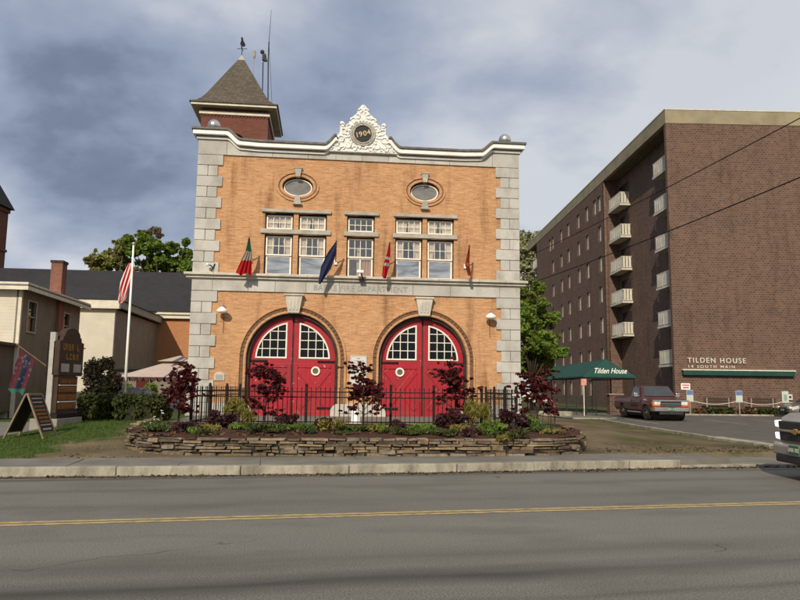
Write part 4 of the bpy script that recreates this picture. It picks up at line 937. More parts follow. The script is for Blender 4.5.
for k, (px, Y, w, h, lb) in enumerate(((222, 16.6, .42, .42, 'dark purple shrub between the left end maple and the first yellow-green shrub'), (288, 17.2, .36, .36, 'dark purple shrub just right of the dense red maple'), (322, 16.8, .3, .3, 'purple shrub under the right edge of the left door'),
        (452, 17.0, .5, .42, 'widest purple shrub, under the right door'), (512, 16.9, .42, .5, 'dark purple shrub at the right corner of the fence'), (398, 17.3, .22, .22, 'tiny purple plant under the left edge of the right door'))):
    shrub('purple_shrub', lb, 'shrub', px, Y, w, h, M_PUR, int(900*w/.4), .06, 40+k, G2)
for k, (px, Y, w, h, lb) in enumerate(((160, 15.9, .5, .26, 'bright green perennial clump at the far left end of the planter'), (196, 15.6, .3, .2, 'green perennial below the left end maple'), (243, 16.4, .45, .2, 'low green perennials below the left yellow-green shrub'), (268, 16.2, .3, .2, 'small green perennial under the dense red maple'),
        (296, 16.5, .45, .24, 'green perennials under the centre of the left door'), (345, 16.5, .25, .22, 'small green clump left of the white post'), (362, 16.4, .32, .24, 'green perennial below the middle maple'), (385, 16.5, .34, .26, 'green perennial right of the middle maple'),
        (420, 16.7, .45, .26, 'green perennials under the left half of the right door'), (433, 16.5, .3, .22, 'small green clump below the seam of the right door'), (492, 16.9, .42, .36, 'tall green perennial right of the yellow-green shrub'), (484, 16.4, .3, .3, 'low green perennial under the right yellow-green shrub'), (540, 17.2, .6, .32, 'wide green perennial mat at the right end of the planter'), (528, 17.6, .4, .55, 'leggy green plant beneath the widest red maple'))):
    shrub('perennial', lb, 'plant', px, Y-.35, w*.85, h*.72, M_PER if k % 3 else M_PER2, int(420*w/.4), .045, 60+k, G3, stems=False, asp=2.4, flat=-.3)
for k, (px, Y, w, h, lb) in enumerate(((206, 15.3, .3, .1, 'low olive ground plant near the left top of the stone wall'), (272, 15.8, .35, .1, 'low olive plant on the mulch under the left door'), (345, 16.0, .3, .09, 'low olive plant on the mulch under the middle maple'), (408, 16.0, .35, .1, 'low olive plant on the mulch below the right door'), (448, 15.9, .35, .12, 'low grey-green mound below the widest purple shrub'), (500, 16.0, .3, .1, 'low olive plant on the mulch near the right end'))):
    shrub('ground_plant', lb, 'plant', px, Y-.3, w, h*1.5, M_HEDGE, 450, .04, 80+k, 'low plants on the mulch', stems=False)
_g = random.Random(77)
_spots = [(150, 'left end maple'), (185, 'left corner of the fence'), (214, 'first dark purple shrub'), (256, 'dense red maple'), (281, 'left half of the left door'), (309, 'middle of the left door'), (333, 'right edge of the left door'), (374, 'tablet between the doors'), (392, 'left edge of the right door'), (426, 'middle of the right door'), (462, 'widest purple shrub'), (473, 'right guard stone'), (505, 'right corner of the fence'), (520, 'widest red maple'), (552, 'right end of the bed')]
for k, (px, lb) in enumerate(_spots):
    Y = 15.35+_g.uniform(0, .8) if k not in (0, 14) else 16.4
    shrub('bedding_plant', ('straw-coloured leggy' if k % 4 == 2 else 'small dull green' if k % 2 else 'low reddish')+' bedding plant in front of the '+lb, 'plant', px+_g.uniform(-2, 2), Y, _g.uniform(.22, .4), _g.uniform(.12, .34), (M_PER2, M_PUR, M_YSH, M_HEDGE, M_PER2)[k % 5] if k % 4 != 2 else M_YSH, int(_g.uniform(200, 420)), .035, 500+k, 'small bedding plants on the mulch', stems=False, asp=3, flat=-.8, shell=.1)
# bark chips and fallen leaves on the mulch
_r = np.random.default_rng(8); _cl = []
for _ in range(420):
    x_, y_ = _r.uniform(-5.9, 4.3), _r.uniform(14.75, 18.2)
    if y_ > 14.85+.16*(x_+4) and abs(x_+.8) < 5.1-.3*max(0, 15.6-y_): _cl.append((x_, y_, soil_z(x_, y_)+.012, .22, .22, .008, 9))
o = leafmesh('leaf_litter', _cl, .05, leaf_mat('bark_chips', (.04, .022, .014), (.13, .065, .035), None, 0), None, 9, flat=.85, asp=1.8); o['kind'] = 'stuff'
# grit and last year's leaves along the gutter and the verge
_cl = []
for _ in range(260):
    x_ = _r.uniform(-9, 11); y_ = kerb_y(x_)-abs(_r.normal(0, .13))-.03; _cl.append((x_, y_, .012, .3, .05, .004, 6))
for _ in range(260):
    x_ = _r.uniform(-7, 9.8); y_ = kerb_y(x_)+1.5+abs(_r.normal(0, .8)); 
    if y_ < 14.2 or x_ > 4.7 or x_ < -6.2: _cl.append((x_, y_, gz(x_, y_)+.012, .3, .3, .004, 7))
o = leafmesh('leaf_litter', _cl, .035, leaf_mat('dry_leaf_litter', (.05, .035, .022), (.16, .11, .06), None, 0), None, 10, flat=.85, asp=1.8); o['kind'] = 'stuff'
def blooms(label, px0, px1, y0, y1, Y, n, seed, m_, r=.045):
    g = random.Random(seed); p0 = at((px0+px1)/2, y1, Y); zg = soil_z(p0.x, Y); t = thing('flowering_plant', label, 'flowers', (p0.x, Y, zg), 0, 'flowers at the planter ends'); mb = MB(); ms = MB()
    for k in range(n):
        p_ = at(g.uniform(px0, px1), g.uniform(y0, y1), Y+g.uniform(-.25, .25)); c = Vector((p_.x-p0.x, p_.y-Y, p_.z-zg))
        mb = MB()
        for j in range(6): mb.sphere(c+Vector((g.uniform(-1, 1), g.uniform(-1, 1), g.uniform(-.6, .6)))*r*.75, r*g.uniform(.25, .6), 7, 5, .6)
        mb.build('blossom', m_, t)
        ms.tube([(c.x*.6, c.y*.6, 0), tuple(c)], .006, 4)
    ms.build('stems', M_BARK, t)
blooms('cluster of white blossoms beside the widest red maple', 524, 546, 392, 402, 18.2, 9, 3, M_WFL, .06)
blooms('white blossoms low by the right fence corner', 511, 524, 394, 405, 17.6, 5, 4, M_WFL, .055)
blooms('small white flowers left of the left end maple', 150, 164, 410, 424, 16.6, 8, 5, M_WFL, .03)
blooms('pink and red blossoms right of the widest maple', 546, 557, 400, 408, 18.6, 7, 6, M_PFL, .04)
blooms('single white bloom low behind the purple corner shrub', 517, 520, 411, 413, 17.2, 1, 8, M_WFL, .035)
# white guard post in the middle
p_ = at(355.5, 422, 20.8)
t = thing('guard_post', 'short white rounded post behind the fence between the doors', 'bollard', (p_.x, 20.8, gz(p_.x, 20.8)))
MB().lathe([(.17, 0), (.17, .03), (.13, .06), (.13, .36), (.10, .42), (.04, .45)], n=16).build('post_body', M_WHITE, t, smooth=True)
MB().box(-.25, .25, -.2, .2, -.05, .02).build('base_plate', M_TRIM, t)

# ---------------------------------------------------------------- the brown apartment block on the right
TP = Vector((19.08, 48.7, 0)); TA = R(1.4)
TB = thing('apartment_building', 'seven storey brown brick apartment block with white balconies and a tan roof fascia', 'building', TP, TA)
TH = 20.83; D1 = 14.4; D2 = 42.5; D3 = 48.0; RC_ = 1.3; TW = 26
MB().prism([(.3, .0), (TW, 0), (TW, D3), (1.1, D3), (1.1, D2), (.55, D2), (.55, D1), (RC_, D1), (RC_, .35), (.3, .35)], 0, TH, 'z').build('wall', M_TIL, TB)
MB().box(0, .3, .0, .35, 0, TH).build('wall', M_TIL, TB)
floors = [1.75+2.88*k for k in range(7)]
def s_at(px): k = (px-400)/700; return (19.08-48.7*k)/(k+.0244)
cols = [s_at(x) for x in (602.8, 589.9, 581, 570.6, 563.2, 554.6)]
hl = []; wl = []
for i, s_ in enumerate(cols):
    for k, z in enumerate(floors):
        if i == 0 and k == 0: continue
        hl.append(rect(s_-.5, s_+.5, z-.75, z+.75)); wl.append((s_, z))
        if k == 6 and i in (0, 5): hl.append(rect(s_+.9, s_+1.9, z-.75, z+.75)); wl.append((s_+1.4, z))
holed('wall', [rect(D1, D2, 0, TH)]+hl, 0, .3, M_TIL, TB, axis='x')
MB().box(0, .55, D1+.001, D1+.3, 0, TH).build('wall', M_TIL, TB); MB().box(.3, .55, D2-.3, D2, 0, TH).build('wall', M_TIL, TB)
MB().box(.5, .549, D1+.3, D2-.3, 0, TH).build('window_backing', M_INT, TB)
q = random.Random(4)
pw = None
for s_, z in wl:
    if pw is None:
        pw = MB().box(.08, .13, -.5, -.45, -.75, .75).box(.08, .13, .45, .5, -.75, .75).box(.08, .13, -.45, .45, -.75, -.70).box(.08, .13, -.45, .45, .70, .75).build('window', mat('bronze_window_frame', (.10, .085, .07)), TB)
        MB().box(.105, .11, -.45, .45, -.70, .70).build('pane', M_GLASS, pw)
        cur = MB(); 
        for t_ in range(6): cur.box(.14+.02*(t_ % 2), .155+.02*(t_ % 2), -.03+.08*t_, .055+.08*t_, -.72, .72)
        cur.build('curtain', M_CURT, pw); pw.location = (0, s_, z)
    else: c = copy_tree(pw, TB); c.location = (0, s_, z)
# roof fascia
mb = MB(); mb.box(-.03, TW+.1, -.04, .3, TH, 21.84).box(-.03, .3, .3, D3, TH, 21.84).box(.3, TW, .3, D3, 21.1, 21.7).box(-.03, TW, D3, D3+.3, TH, 21.84); mb.build('roof_fascia', M_FASC, TB)
mb = MB(); mb.box(-.06, TW+.1, -.07, .02, 21.84, 21.92).box(-.06, .05, .02, D3, 21.84, 21.92); mb.build('roof_edge_flashing', M_CREAMM, TB)
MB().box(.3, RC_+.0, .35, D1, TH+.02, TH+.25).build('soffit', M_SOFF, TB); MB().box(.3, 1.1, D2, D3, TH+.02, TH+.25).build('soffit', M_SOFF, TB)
def balcony(y0, y1, z, xo, xi):
    """slab, rail of broad white slats on three sides"""
    b = MB().box(xo-.04, xi, y0-.04, y1+.04, -.16, 0).build('balcony', M_CREAMM, TB)
    mb = MB(); h = 1.06
    mb.box(xo, xo+.05, y0, y1, h-.06, h).box(xo, xo+.05, y0, y1, .06, .11).box(xo+.05, xi, y0, y0+.05, h-.06, h).box(xo+.05, xi, y0, y0+.05, .06, .11).box(xo+.05, xi, y1-.05, y1, h-.06, h)
    n_ = round((y1-y0)/.36)
    for k in range(n_): y = y0+(y1-y0)*(k+.12)/n_; mb.box(xo+.005, xo+.03, y, y+(y1-y0)/n_*.72, .11, h-.06)
    for k in range(3): x = xo+.06+(xi-xo-.08)*(k+.1)/3; mb.box(x, x+(xi-xo)/3*.7, y0+.01, y0+.035, .11, h-.06); mb.box(x, x+(xi-xo)/3*.7, y1-.035, y1-.01, .11, h-.06)
    mb.build('balcony_rail', M_CREAMM, b)
    MB().box(xi-.03, xi+.0, y0+.3, y1-.5, .02, 2.1).build('balcony_door', mat('dark_patio_door', (.02, .02, .022), rough=.2), b)
    b.location = (0, 0, z); return b
bA = bB = bC = None
for k in range(6, 0, -1):
    z = floors[k]-1.15
    if bA is None: bA = balcony(.5, 3.7, z, .42, RC_); bB = balcony(11.2, 14.3, z, .42, RC_); bC = balcony(D2+.4, D2+3.6, z, .2, 1.1)
    else:
        for b_ in ((bA, bB, bC) if k > 1 else (bA, bC)): c = copy_tree(b_, TB); c.location = (0, 0, z)
MB().box(.5, 8.3, -.30, -.01, 2.68, 3.0).build('entry_awning_bar', M_GREEN, TB, bevel=.02)
MB().box(.45, 8.35, -.34, -.005, 3.005, 3.10).build('awning_bar_cap', M_CREAMM, TB, bevel=.01)
lt = tag(text('TILDEN HOUSE', .50, M_CREAMM, 'wall_lettering', None, ext=.03, ax='LEFT', sx=1.0, space=1.28, bold=.006), 'cream metal letters spelling TILDEN HOUSE on the brown brick wall', 'lettering')
lt.location = TP+Matrix.Rotation(TA, 3, 'Z') @ Vector((.9, -.05, 3.70)); lt.rotation_euler = (PI/2, 0, TA)
lt.scale.x = 4.1/max(lt.dimensions.x, .1)
lt = tag(text('14 SOUTH MAIN', .27, M_CREAMM, 'wall_lettering', None, ext=.02, ax='LEFT', sx=1.0, space=1.5, bold=.003), 'smaller cream letters of the street address just above the green bar', 'lettering')
lt.location = TP+Matrix.Rotation(TA, 3, 'Z') @ Vector((.9, -.04, 3.28)); lt.rotation_euler = (PI/2, 0, TA); lt.scale.x = 3.25/max(lt.dimensions.x, .1)
def t_w(x, y, z): return TP+Matrix.Rotation(TA, 3, 'Z') @ Vector((x, y, z))
t = thing('wall_sign', 'small white notice with pink print on the brown wall near its corner', 'sign', t_w(.72, 0, 1.9), TA)
MB().box(-.32, .32, -.03, -.002, -.22, .22).build('board', M_WHITE, t, bevel=.01)
mb = MB(); mb.box(-.26, .26, -.036, -.03, .05, .14).box(-.2, .22, -.036, -.03, -.12, -.02); mb.build('print', mat('pink_print', (.5, .16, .17)), t)
t = thing('utility_box', 'small cream meter box on the brown wall above the silver sedan', 'box', t_w(7.95, 0, 1.25), TA)
MB().box(-.18, .18, -.12, 0, -.2, .2).build('case', M_CREAMM, t, bevel=.02); MB().box(-.07, .07, -.135, -.12, -.06, .08).build('dial', M_BLACK, t)

# canopy
CN = thing('entrance_canopy', 'long dark green canvas entrance canopy with white script lettering', 'canopy', (13.17, 44, 0))
def gable(mb, x0, x1, y0, y1, ze, zr, hip0=0., hip1=0., axis='y'):
    if axis == 'y': xm = (x0+x1)/2; V = [(x0, y0, ze), (x1, y0, ze), (x1, y1, ze), (x0, y1, ze), (xm, y0+hip0, zr), (xm, y1-hip1, zr)]; Fx = [(0, 1, 4), (1, 2, 5, 4), (2, 3, 5), (3, 0, 4, 5), (3, 2, 1, 0)]
    else: ym = (y0+y1)/2; V = [(x0, y0, ze), (x1, y0, ze), (x1, y1, ze), (x0, y1, ze), (x0+hip0, ym, zr), (x1-hip1, ym, zr)]; Fx = [(0, 1, 5, 4), (1, 2, 5), (2, 3, 4, 5), (3, 0, 4), (3, 2, 1, 0)]
    return mb.add(V, Fx)
mb = MB(); gable(mb, -1.66, 1.66, 0, 10, 2.44, 3.55, .75, .2); mb.box(-1.66, 1.66, 0, .02, 2.36, 2.44).box(-1.66, -1.64, .02, 10, 2.36, 2.44).box(1.64, 1.66, .02, 10, 2.36, 2.44)
gable(mb, -2.2, 0, 8.8, 12.6, 2.34, 3.42, .3, 0, 'x'); mb.build('canvas', M_GREEN, CN)
mb = MB()
for x in (-1.55, 1.55):
    for y in (.1, 5, 9.8): mb.box(x-.03, x+.03, y-.03, y+.03, 0, 2.40)
mb.box(-1.6, 1.6, .06, .10, 2.28, 2.34).box(-1.6, -1.56, .1, 9.9, 2.28, 2.34).box(1.56, 1.6, .1, 9.9, 2.28, 2.34); mb.build('frame', M_BLACK, CN)
tx = text('Tilden House', .58, mat('white_script_paint', (.78, .77, .70)), 'lettering', CN, ext=.004, sx=.66, shear=.6, bold=.004)
sl_ = math.atan2(1.11, .75); tx.rotation_euler = (sl_, 0, 0); tx.location = (.05, .22-.02, 2.75+.03)

# railings, walk, sign, brick pier
t = thing('walkway_railing', 'low dark green railing in front of the canopy', 'railing', (10.4, 42.6, .05))
mb = MB()
for k in range(6): mb.box(-1.5+k*.6-.02, -1.5+k*.6+.02, -.02, .02, 0, 1.15)
for z in (.25, .55, .85, 1.12): mb.box(-1.5, 1.5, -.015, .015, z-.02, z+.02)
mb.build('rails', mat('dark_green_iron', (.012, .025, .018), rough=.5), t)
mb = MB()
for k in range(22): mb.box(-1.45+k*.135, -1.43+k*.135, -.01, .01, .1, 1.1)
mb.build('balusters', mat('dark_green_iron', (0, 0, 0)), t)
t = thing('walkway_railing', 'further dark railing beside the brick walk, left of the first', 'railing', (9.3, 47.5, .05), R(35))
mb = MB()
for k in range(6): mb.box(-1.5+k*.6-.02, -1.5+k*.6+.02, -.02, .02, 0, 1.1)
for z in (.3, .7, 1.08): mb.box(-1.5, 1.5, -.015, .015, z-.02, z+.02)
mb.build('rails', mat('dark_green_iron', (0, 0, 0)), t)
p_ = at(584, 400, 42); t = thing('parking_sign', 'small faded red square sign on a white post before the green canopy', 'sign', (p_.x, 42, .05))
MB().box(-.03, .03, -.02, .02, 0, 2.2).build('post', M_CREAMM, t)
MB().box(-.17, .17, -.04, -.02, 1.80, 2.2).build('sign_panel', mat('faded_red_sign', (.62, .20, .15), (.55, .24, .2), 6), t, bevel=.01)
mb = MB(); mb.box(-.12, .12, -.046, -.04, 2.06, 2.12).box(-.12, .12, -.046, -.04, 1.94, 1.99).box(-.10, .10, -.046, -.04, 1.85, 1.89); mb.build('print', mat('pale_sign_print', (.75, .55, .5)), t)
p_ = at(615, 403, 45); t = thing('brick_pier', 'low red-brown brick pier under the canopy, left of the maroon pickup', 'pier', (p_.x, 45, 0))
MB().box(-.42, .42, -.3, .3, 0, 1.3).build('pier_body', M_TIL, t, bevel=.01); MB().box(-.48, .48, -.36, .36, 1.3, 1.38).build('cap_stone', M_CONC, t, bevel=.01)
for px, lb in ((540, 'left'), (563, 'right')):
    pass
drape('walkway', [(6.5, 38.5), (11.8, 38.0), (11.8, 44), (16.5, 44), (16.5, 48.4), (6.5, 50)], M_WALK, .02, 1.)
lot = [(10.45, 17.6), (10.25, 22), (10.2, 30), (10.3, 36), (11.8, 37.9), (11.8, 43.9), (18.4, 44.2), (18.5, 45.6), (40, 46.4), (40, 23.8), (14, 18.1)]
drape('driveway', lot, M_LOT, .010, 1.)
drape('driveway', [(p[0], p[1]) for p in [(10.5, 17.5), (14, 18.1), (40, 23.7), (60, 28.0), (60, 28.6), (40, 24.4), (13.8, 19.2), (10.6, 18.4)]], M_WALK, .018, 1.)
# kerbs of the lot
def kerbline(name, pts, w=.18, h=.13, m_=M_KERB, zf=gz):
    mb = MB()
    for (a, b), (c, d) in zip(pts, pts[1:]):
        L_ = math.hypot(c-a, d-b); n_ = max(1, round(L_/2))
        for k in range(n_):
            p0 = Vector((a+(c-a)*k/n_, b+(d-b)*k/n_, 0)); p1 = Vector((a+(c-a)*(k+1)/n_, b+(d-b)*(k+1)/n_, 0)); dd = (p1-p0).normalized(); p1 -= dd*.012
            z = max(zf(p0.x, p0.y), zf(p1.x, p1.y)); mb.bar(p0+Vector((0, 0, z+h/2-.1)), p1+Vector((0, 0, z+h/2-.1)), w, h+.2)
    return struct(mb.build(name, m_, bevel=.01))
kerbline('kerb', [(10.1, 23), (10.05, 30), (10.2, 35.8), (11.6, 37.9)], h=.10); kerbline('kerb', [(10.75, 17.5), (10.4, 19.5), (10.2, 22.9)], w=.5, h=.10)
kerbline('kerb', [(18.2, 45.3), (29, 45.75), (40, 46.2)], h=.10)
kerbline('kerb', [(6.8, 38.3), (9.3, 37.9), (11.5, 38.1)], h=.06)
# painted bay lines on the lot
mb = MB()
for (a, b), (c, d) in (((12.1, 33), (12.1, 38)), ((16.5, 33.5), (16.5, 38.5)), ((19.5, 34), (19.5, 39)), ((10.9, 22.5), (16, 21.4))):
    D_ = Vector((c-a, d-b, 0)).normalized(); nr = Vector((-D_.y, D_.x, 0))*.06; A, B = Vector((a, b, .068)), Vector((c, d, .068)); mb.add([A-nr, B-nr, B+nr, A+nr], [(0, 1, 2, 3)])
struct(mb.build('parking_lines', M_LINEW))
# plants in the bed against the block
for k in range(9):
    X = 19.0+k*1.02; g = random.Random(200+k)
    lbs = ('nearest the truck', 'second from the corner', 'under the left bench', 'right of the left bench', 'between the two benches', 'left of the right bench', 'under the right bench', 'right of the right bench', 'beside the silver sedan')
    t = thing('bed_shrub', ('rusty brown' if k % 3 == 1 else 'dull green')+' low shrub in the bed by the brown wall, '+lbs[k], 'shrub', (X, 46.7, .05), 0, 'low shrubs along the brown wall')
    leafmesh('foliage', [(g.uniform(-.4, .4), g.uniform(-.3, .3), .22, .55, .5, .25*g.uniform(.8, 1.3), 260) for _ in range(2)], .10, leaf_mat('rusty_ground_foliage', (.10, .05, .02), (.14, .075, .03)) if k % 3 == 1 else M_HEDGE, t, 300+k)
drape('planting_strip', [(18.6, 45.5), (30, 46.0), (30, 48.9), (18.6, 48.65)], M_SOIL, .03, 1.)
def bench(X, label):
    t = thing('bench', label, 'bench', (X, 47.6, .06), TA, 'benches against the brown wall'); w = mat('dark_bench_timber', (.06, .035, .024), (.035, .022, .016), 8); l = M_CONC
    mb = MB()
    for k in range(3): mb.box(-.95, .95, -.28+k*.17, -.14+k*.17, .44, .48)
    mb.build('seat', w, t)
    mb = MB()
    for k in range(3): mb.box(-.95, .95, .27, .30, .62+k*.17, .75+k*.17)
    mb.build('backrest', w, t)
    for s_ in (-1, 1):
        mb = MB(); mb.box(s_*.75-.06, s_*.75+.06, -.27, .26, 0, .44).box(s_*.75-.04, s_*.75+.04, .22, .27, .44, 1.1); mb.build('leg', l, t, bevel=.01)
bench(21.6, 'dark timber bench against the brown wall, the one nearer the corner'); bench(24.6, 'dark timber bench against the brown wall, the one nearer the silver sedan')
sgx = [18.9, 22.1, 25.1]
for k, X in enumerate(sgx):
    lb = ('blue and white parking sign behind the maroon pickup grille', 'blue topped parking sign on a post between the two benches', 'pale green parking sign on a post left of the silver sedan')[k]
    t = thing('parking_sign', lb, 'sign', (X, 45.9, .05), TA, 'bay signs along the brown wall')
    MB().box(-.03, .03, -.03, .03, 0, 1.65).build('post', M_CONC, t)
    MB().box(-.22, .22, -.05, -.03, .85, 1.60).build('sign_panel', mat('pale_sign_face', (.50, .56, .50), (.44, .5, .46), 4), t, bevel=.01)
    if k < 2: MB().box(-.20, .20, -.056, -.05, 1.30, 1.58).build('print', mat('blue_sign_print', (.13, .19, .38)), t)
    else: MB().box(-.10, .10, -.056, -.05, 1.0, 1.4).build('print', mat('grey_sign_print', (.3, .36, .32)), t)
mb = MB()
for a, b in zip(sgx+[28.4], sgx[1:]+[28.4]):
    if a != b: mb.tube([(a+(b-a)*k/12, 45.87, 1.02-.26*4*(k/12)*(1-k/12)) for k in range(13)], .028, 6)
tag(mb.build('rope_barrier', mat('off_white_rope', (.55, .50, .42)), smooth=True), 'off-white rope sagging between the bay signs along the brown wall', 'rope')

# ---------------------------------------------------------------- vehicles
def paint(name, c, metal=.3, rough=.32):
    b = NB(name); b.set(rough, metal, .5); b.b.inputs['Coat Weight'].default_value = .2; b.b.inputs['Coat Roughness'].default_value = .08
    dirt = b.mix(b.mth('MULTIPLY', b.rng(b.noise(1.6, 5), .45, .75), .35), c, (.12, .10, .08)); b.col(dirt); return b.m
M_TYRE = mat('black_tyre_rubber', (.018, .017, .016), rough=.85); M_RIM = mat('alloy_rim', (.45, .44, .42), rough=.35, metal=.8)
M_CHROME = mat('worn_chrome', (.62, .60, .57), (.5, .48, .46), 5, rough=.22, metal=.9); M_PLAST = mat('dark_bumper_plastic', (.03, .03, .032), rough=.6)
M_LAMPG = mat('headlamp_glass', (.75, .73, .68), (.55, .53, .5), 12, rough=.12, spec=.8); b_ = NB('lit_headlamp'); b_.set(.1, 0, .5); b_.col((.8, .8, .78)); b_.b.inputs['Emission Color'].default_value = (1, .95, .88, 1); b_.b.inputs['Emission Strength'].default_value = .9; M_LIT = b_.m
M_AMBER = mat('amber_lens', (.60, .15, .03), rough=.25); M_TAIL = mat('red_lens', (.35, .01, .01), rough=.25)
M_PLATE = mat('green_plate', (.015, .16, .085), rough=.5)
def loft(mb, secs, fr=True):
    """secs: list of (y, [(x,z)...]) half sections on +x from bottom to top, mirrored"""
    rings = []
    for y, h in secs:
        pts = [(-x, y, z) for x, z in h]+[(x, y, z) for x, z in reversed(h)]; rings.append(pts)
    n = len(rings[0]); vs = [p for r_ in rings for p in r_]; fs = []
    for i in range(len(rings)-1):
        for k in range(n): fs.append((i*n+k, i*n+(k+1) % n, (i+1)*n+(k+1) % n, (i+1)*n+k))
    fs += [tuple(range(n)), tuple(reversed(range((len(rings)-1)*n, len(rings)*n)))]
    return mb.add(vs, fs)
def wheel(v, x, y, r, w, s_):
    mb = MB(); prof = [(r*.62, -w/2), (r*.92, -w/2), (r, -w*.32), (r, w*.32), (r*.92, w/2), (r*.62, w/2)]
    o = mb.lathe(prof, (0, 0, 0), 28, 'x').build('wheel', M_TYRE, v, smooth=False)
    mb = MB(); mb.lathe([(r*.62, s_*w*.40), (r*.60, s_*w*.52), (r*.54, s_*w*.46), (r*.5, s_*w*.30), (r*.18, s_*w*.34), (r*.16, s_*w*.50), (.01, s_*w*.52)], (0, 0, 0), 24, 'x')
    for k in range(5):
        a = 2*PI*k/5; mb.bar((s_*w*.42, r*.14*math.cos(a), r*.14*math.sin(a)), (s_*w*.44, r*.56*math.cos(a), r*.56*math.sin(a)), r*.16, .03, (1, 0, 0))
    mb.build('rim', M_RIM, o); o.location = (x, y, r); return o
def vehicle(name, label, loc, rz, pm, Lh, Wd, secs, cab, wy, wr, glassq, group=None):
    """forward is local -y; secs loft the lower body; cab = loft sections of the greenhouse"""
    v = thing(name, label, 'pickup truck' if 'pickup' in name else 'car', loc, rz, group)
    mb = MB(); loft(mb, secs); body = mb.build('body', pm, v)
    cut = MB()
    for y in wy: cut.lathe([(wr*1.16, -Wd), (wr*1.16, Wd)], (0, y, wr*1.02), 26, 'x')
    co = cut.build('cut', M_PLAST); co.parent = v; md = body.modifiers.new('b', 'BOOLEAN'); md.object = co; md.operation = 'DIFFERENCE'; md.solver = 'EXACT'
    bpy.context.view_layer.update(); dg = bpy.context.evaluated_depsgraph_get(); me = bpy.data.meshes.new_from_object(body.evaluated_get(dg)); body.modifiers.clear(); body.data = me; bpy.data.objects.remove(co)
    b = body.modifiers.new('bevel', 'BEVEL'); b.width = .035; b.segments = 3; b.limit_method = 'ANGLE'; b.angle_limit = R(28)
    mb = MB()
    for y in wy: mb.lathe([(wr*1.12, -Wd/2+.28), (wr*1.12, Wd/2-.28)], (0, y, wr*1.02), 20, 'x')
    mb.box(-Wd/2+.15, Wd/2-.15, .4, Lh-.4, .22, .48); mb.build('underbody', M_DARK, v)
    mb = MB(); loft(mb, cab); mb.build('cab', pm, v, bevel=.03)
    # panes set just proud of the cab faces
    def qpane(pts, nm='window'):
        P = [Vector(p) for p in pts]; nrm = (P[1]-P[0]).cross(P[2]-P[0]).normalized(); c = sum(P, Vector())/len(P)
        if nrm.dot(c-Vector((0, sum(s[0] for s in cab)/len(cab), c.z-.3))) < 0: nrm = -nrm
        P2 = [p+nrm*.035 for p in P]; n_ = len(P); P1 = [p-nrm*.02 for p in P]
        MB().add(P2+P1, [tuple(range(n_)), tuple(reversed(range(n_, 2*n_)))]+[(k, (k+1) % n_, n_+(k+1) % n_, n_+k) for k in range(n_)]).build(nm, M_CARGX, v)
    for g_ in glassq: qpane(*g_)
    for y in wy:
        for s_ in (-1, 1): wheel(v, s_*(Wd/2-.13), y, wr, .25, s_)
    return v
M_CARGX = mat('tinted_car_glass', (.018, .022, .026), (.03, .034, .038), 3, rough=.06, spec=.9)
def plate(v, x, y, z, s, body='GRN'):
    o = MB().box(x-.155, x+.155, y-.012, y, z-.078, z+.078).build('licence_plate', M_PLATE, v)
    text(s, .10, M_CREAMM, 'plate_characters', o, (x, y-.016, z-.005), ext=.002, bold=.002)
def lerp_face(a, b, c, d, m_=.08, n_=.10):
    """shrink a quad a b c d toward its inside"""
    A, B, C_, D_ = map(Vector, (a, b, c, d)); f = lambda u, w: (A*(1-u)+B*u)*(1-w)+(D_*(1-u)+C_*u)*w
    return [f(m_, n_), f(1-m_, n_), f(1-m_, 1-n_), f(m_, 1-n_)]
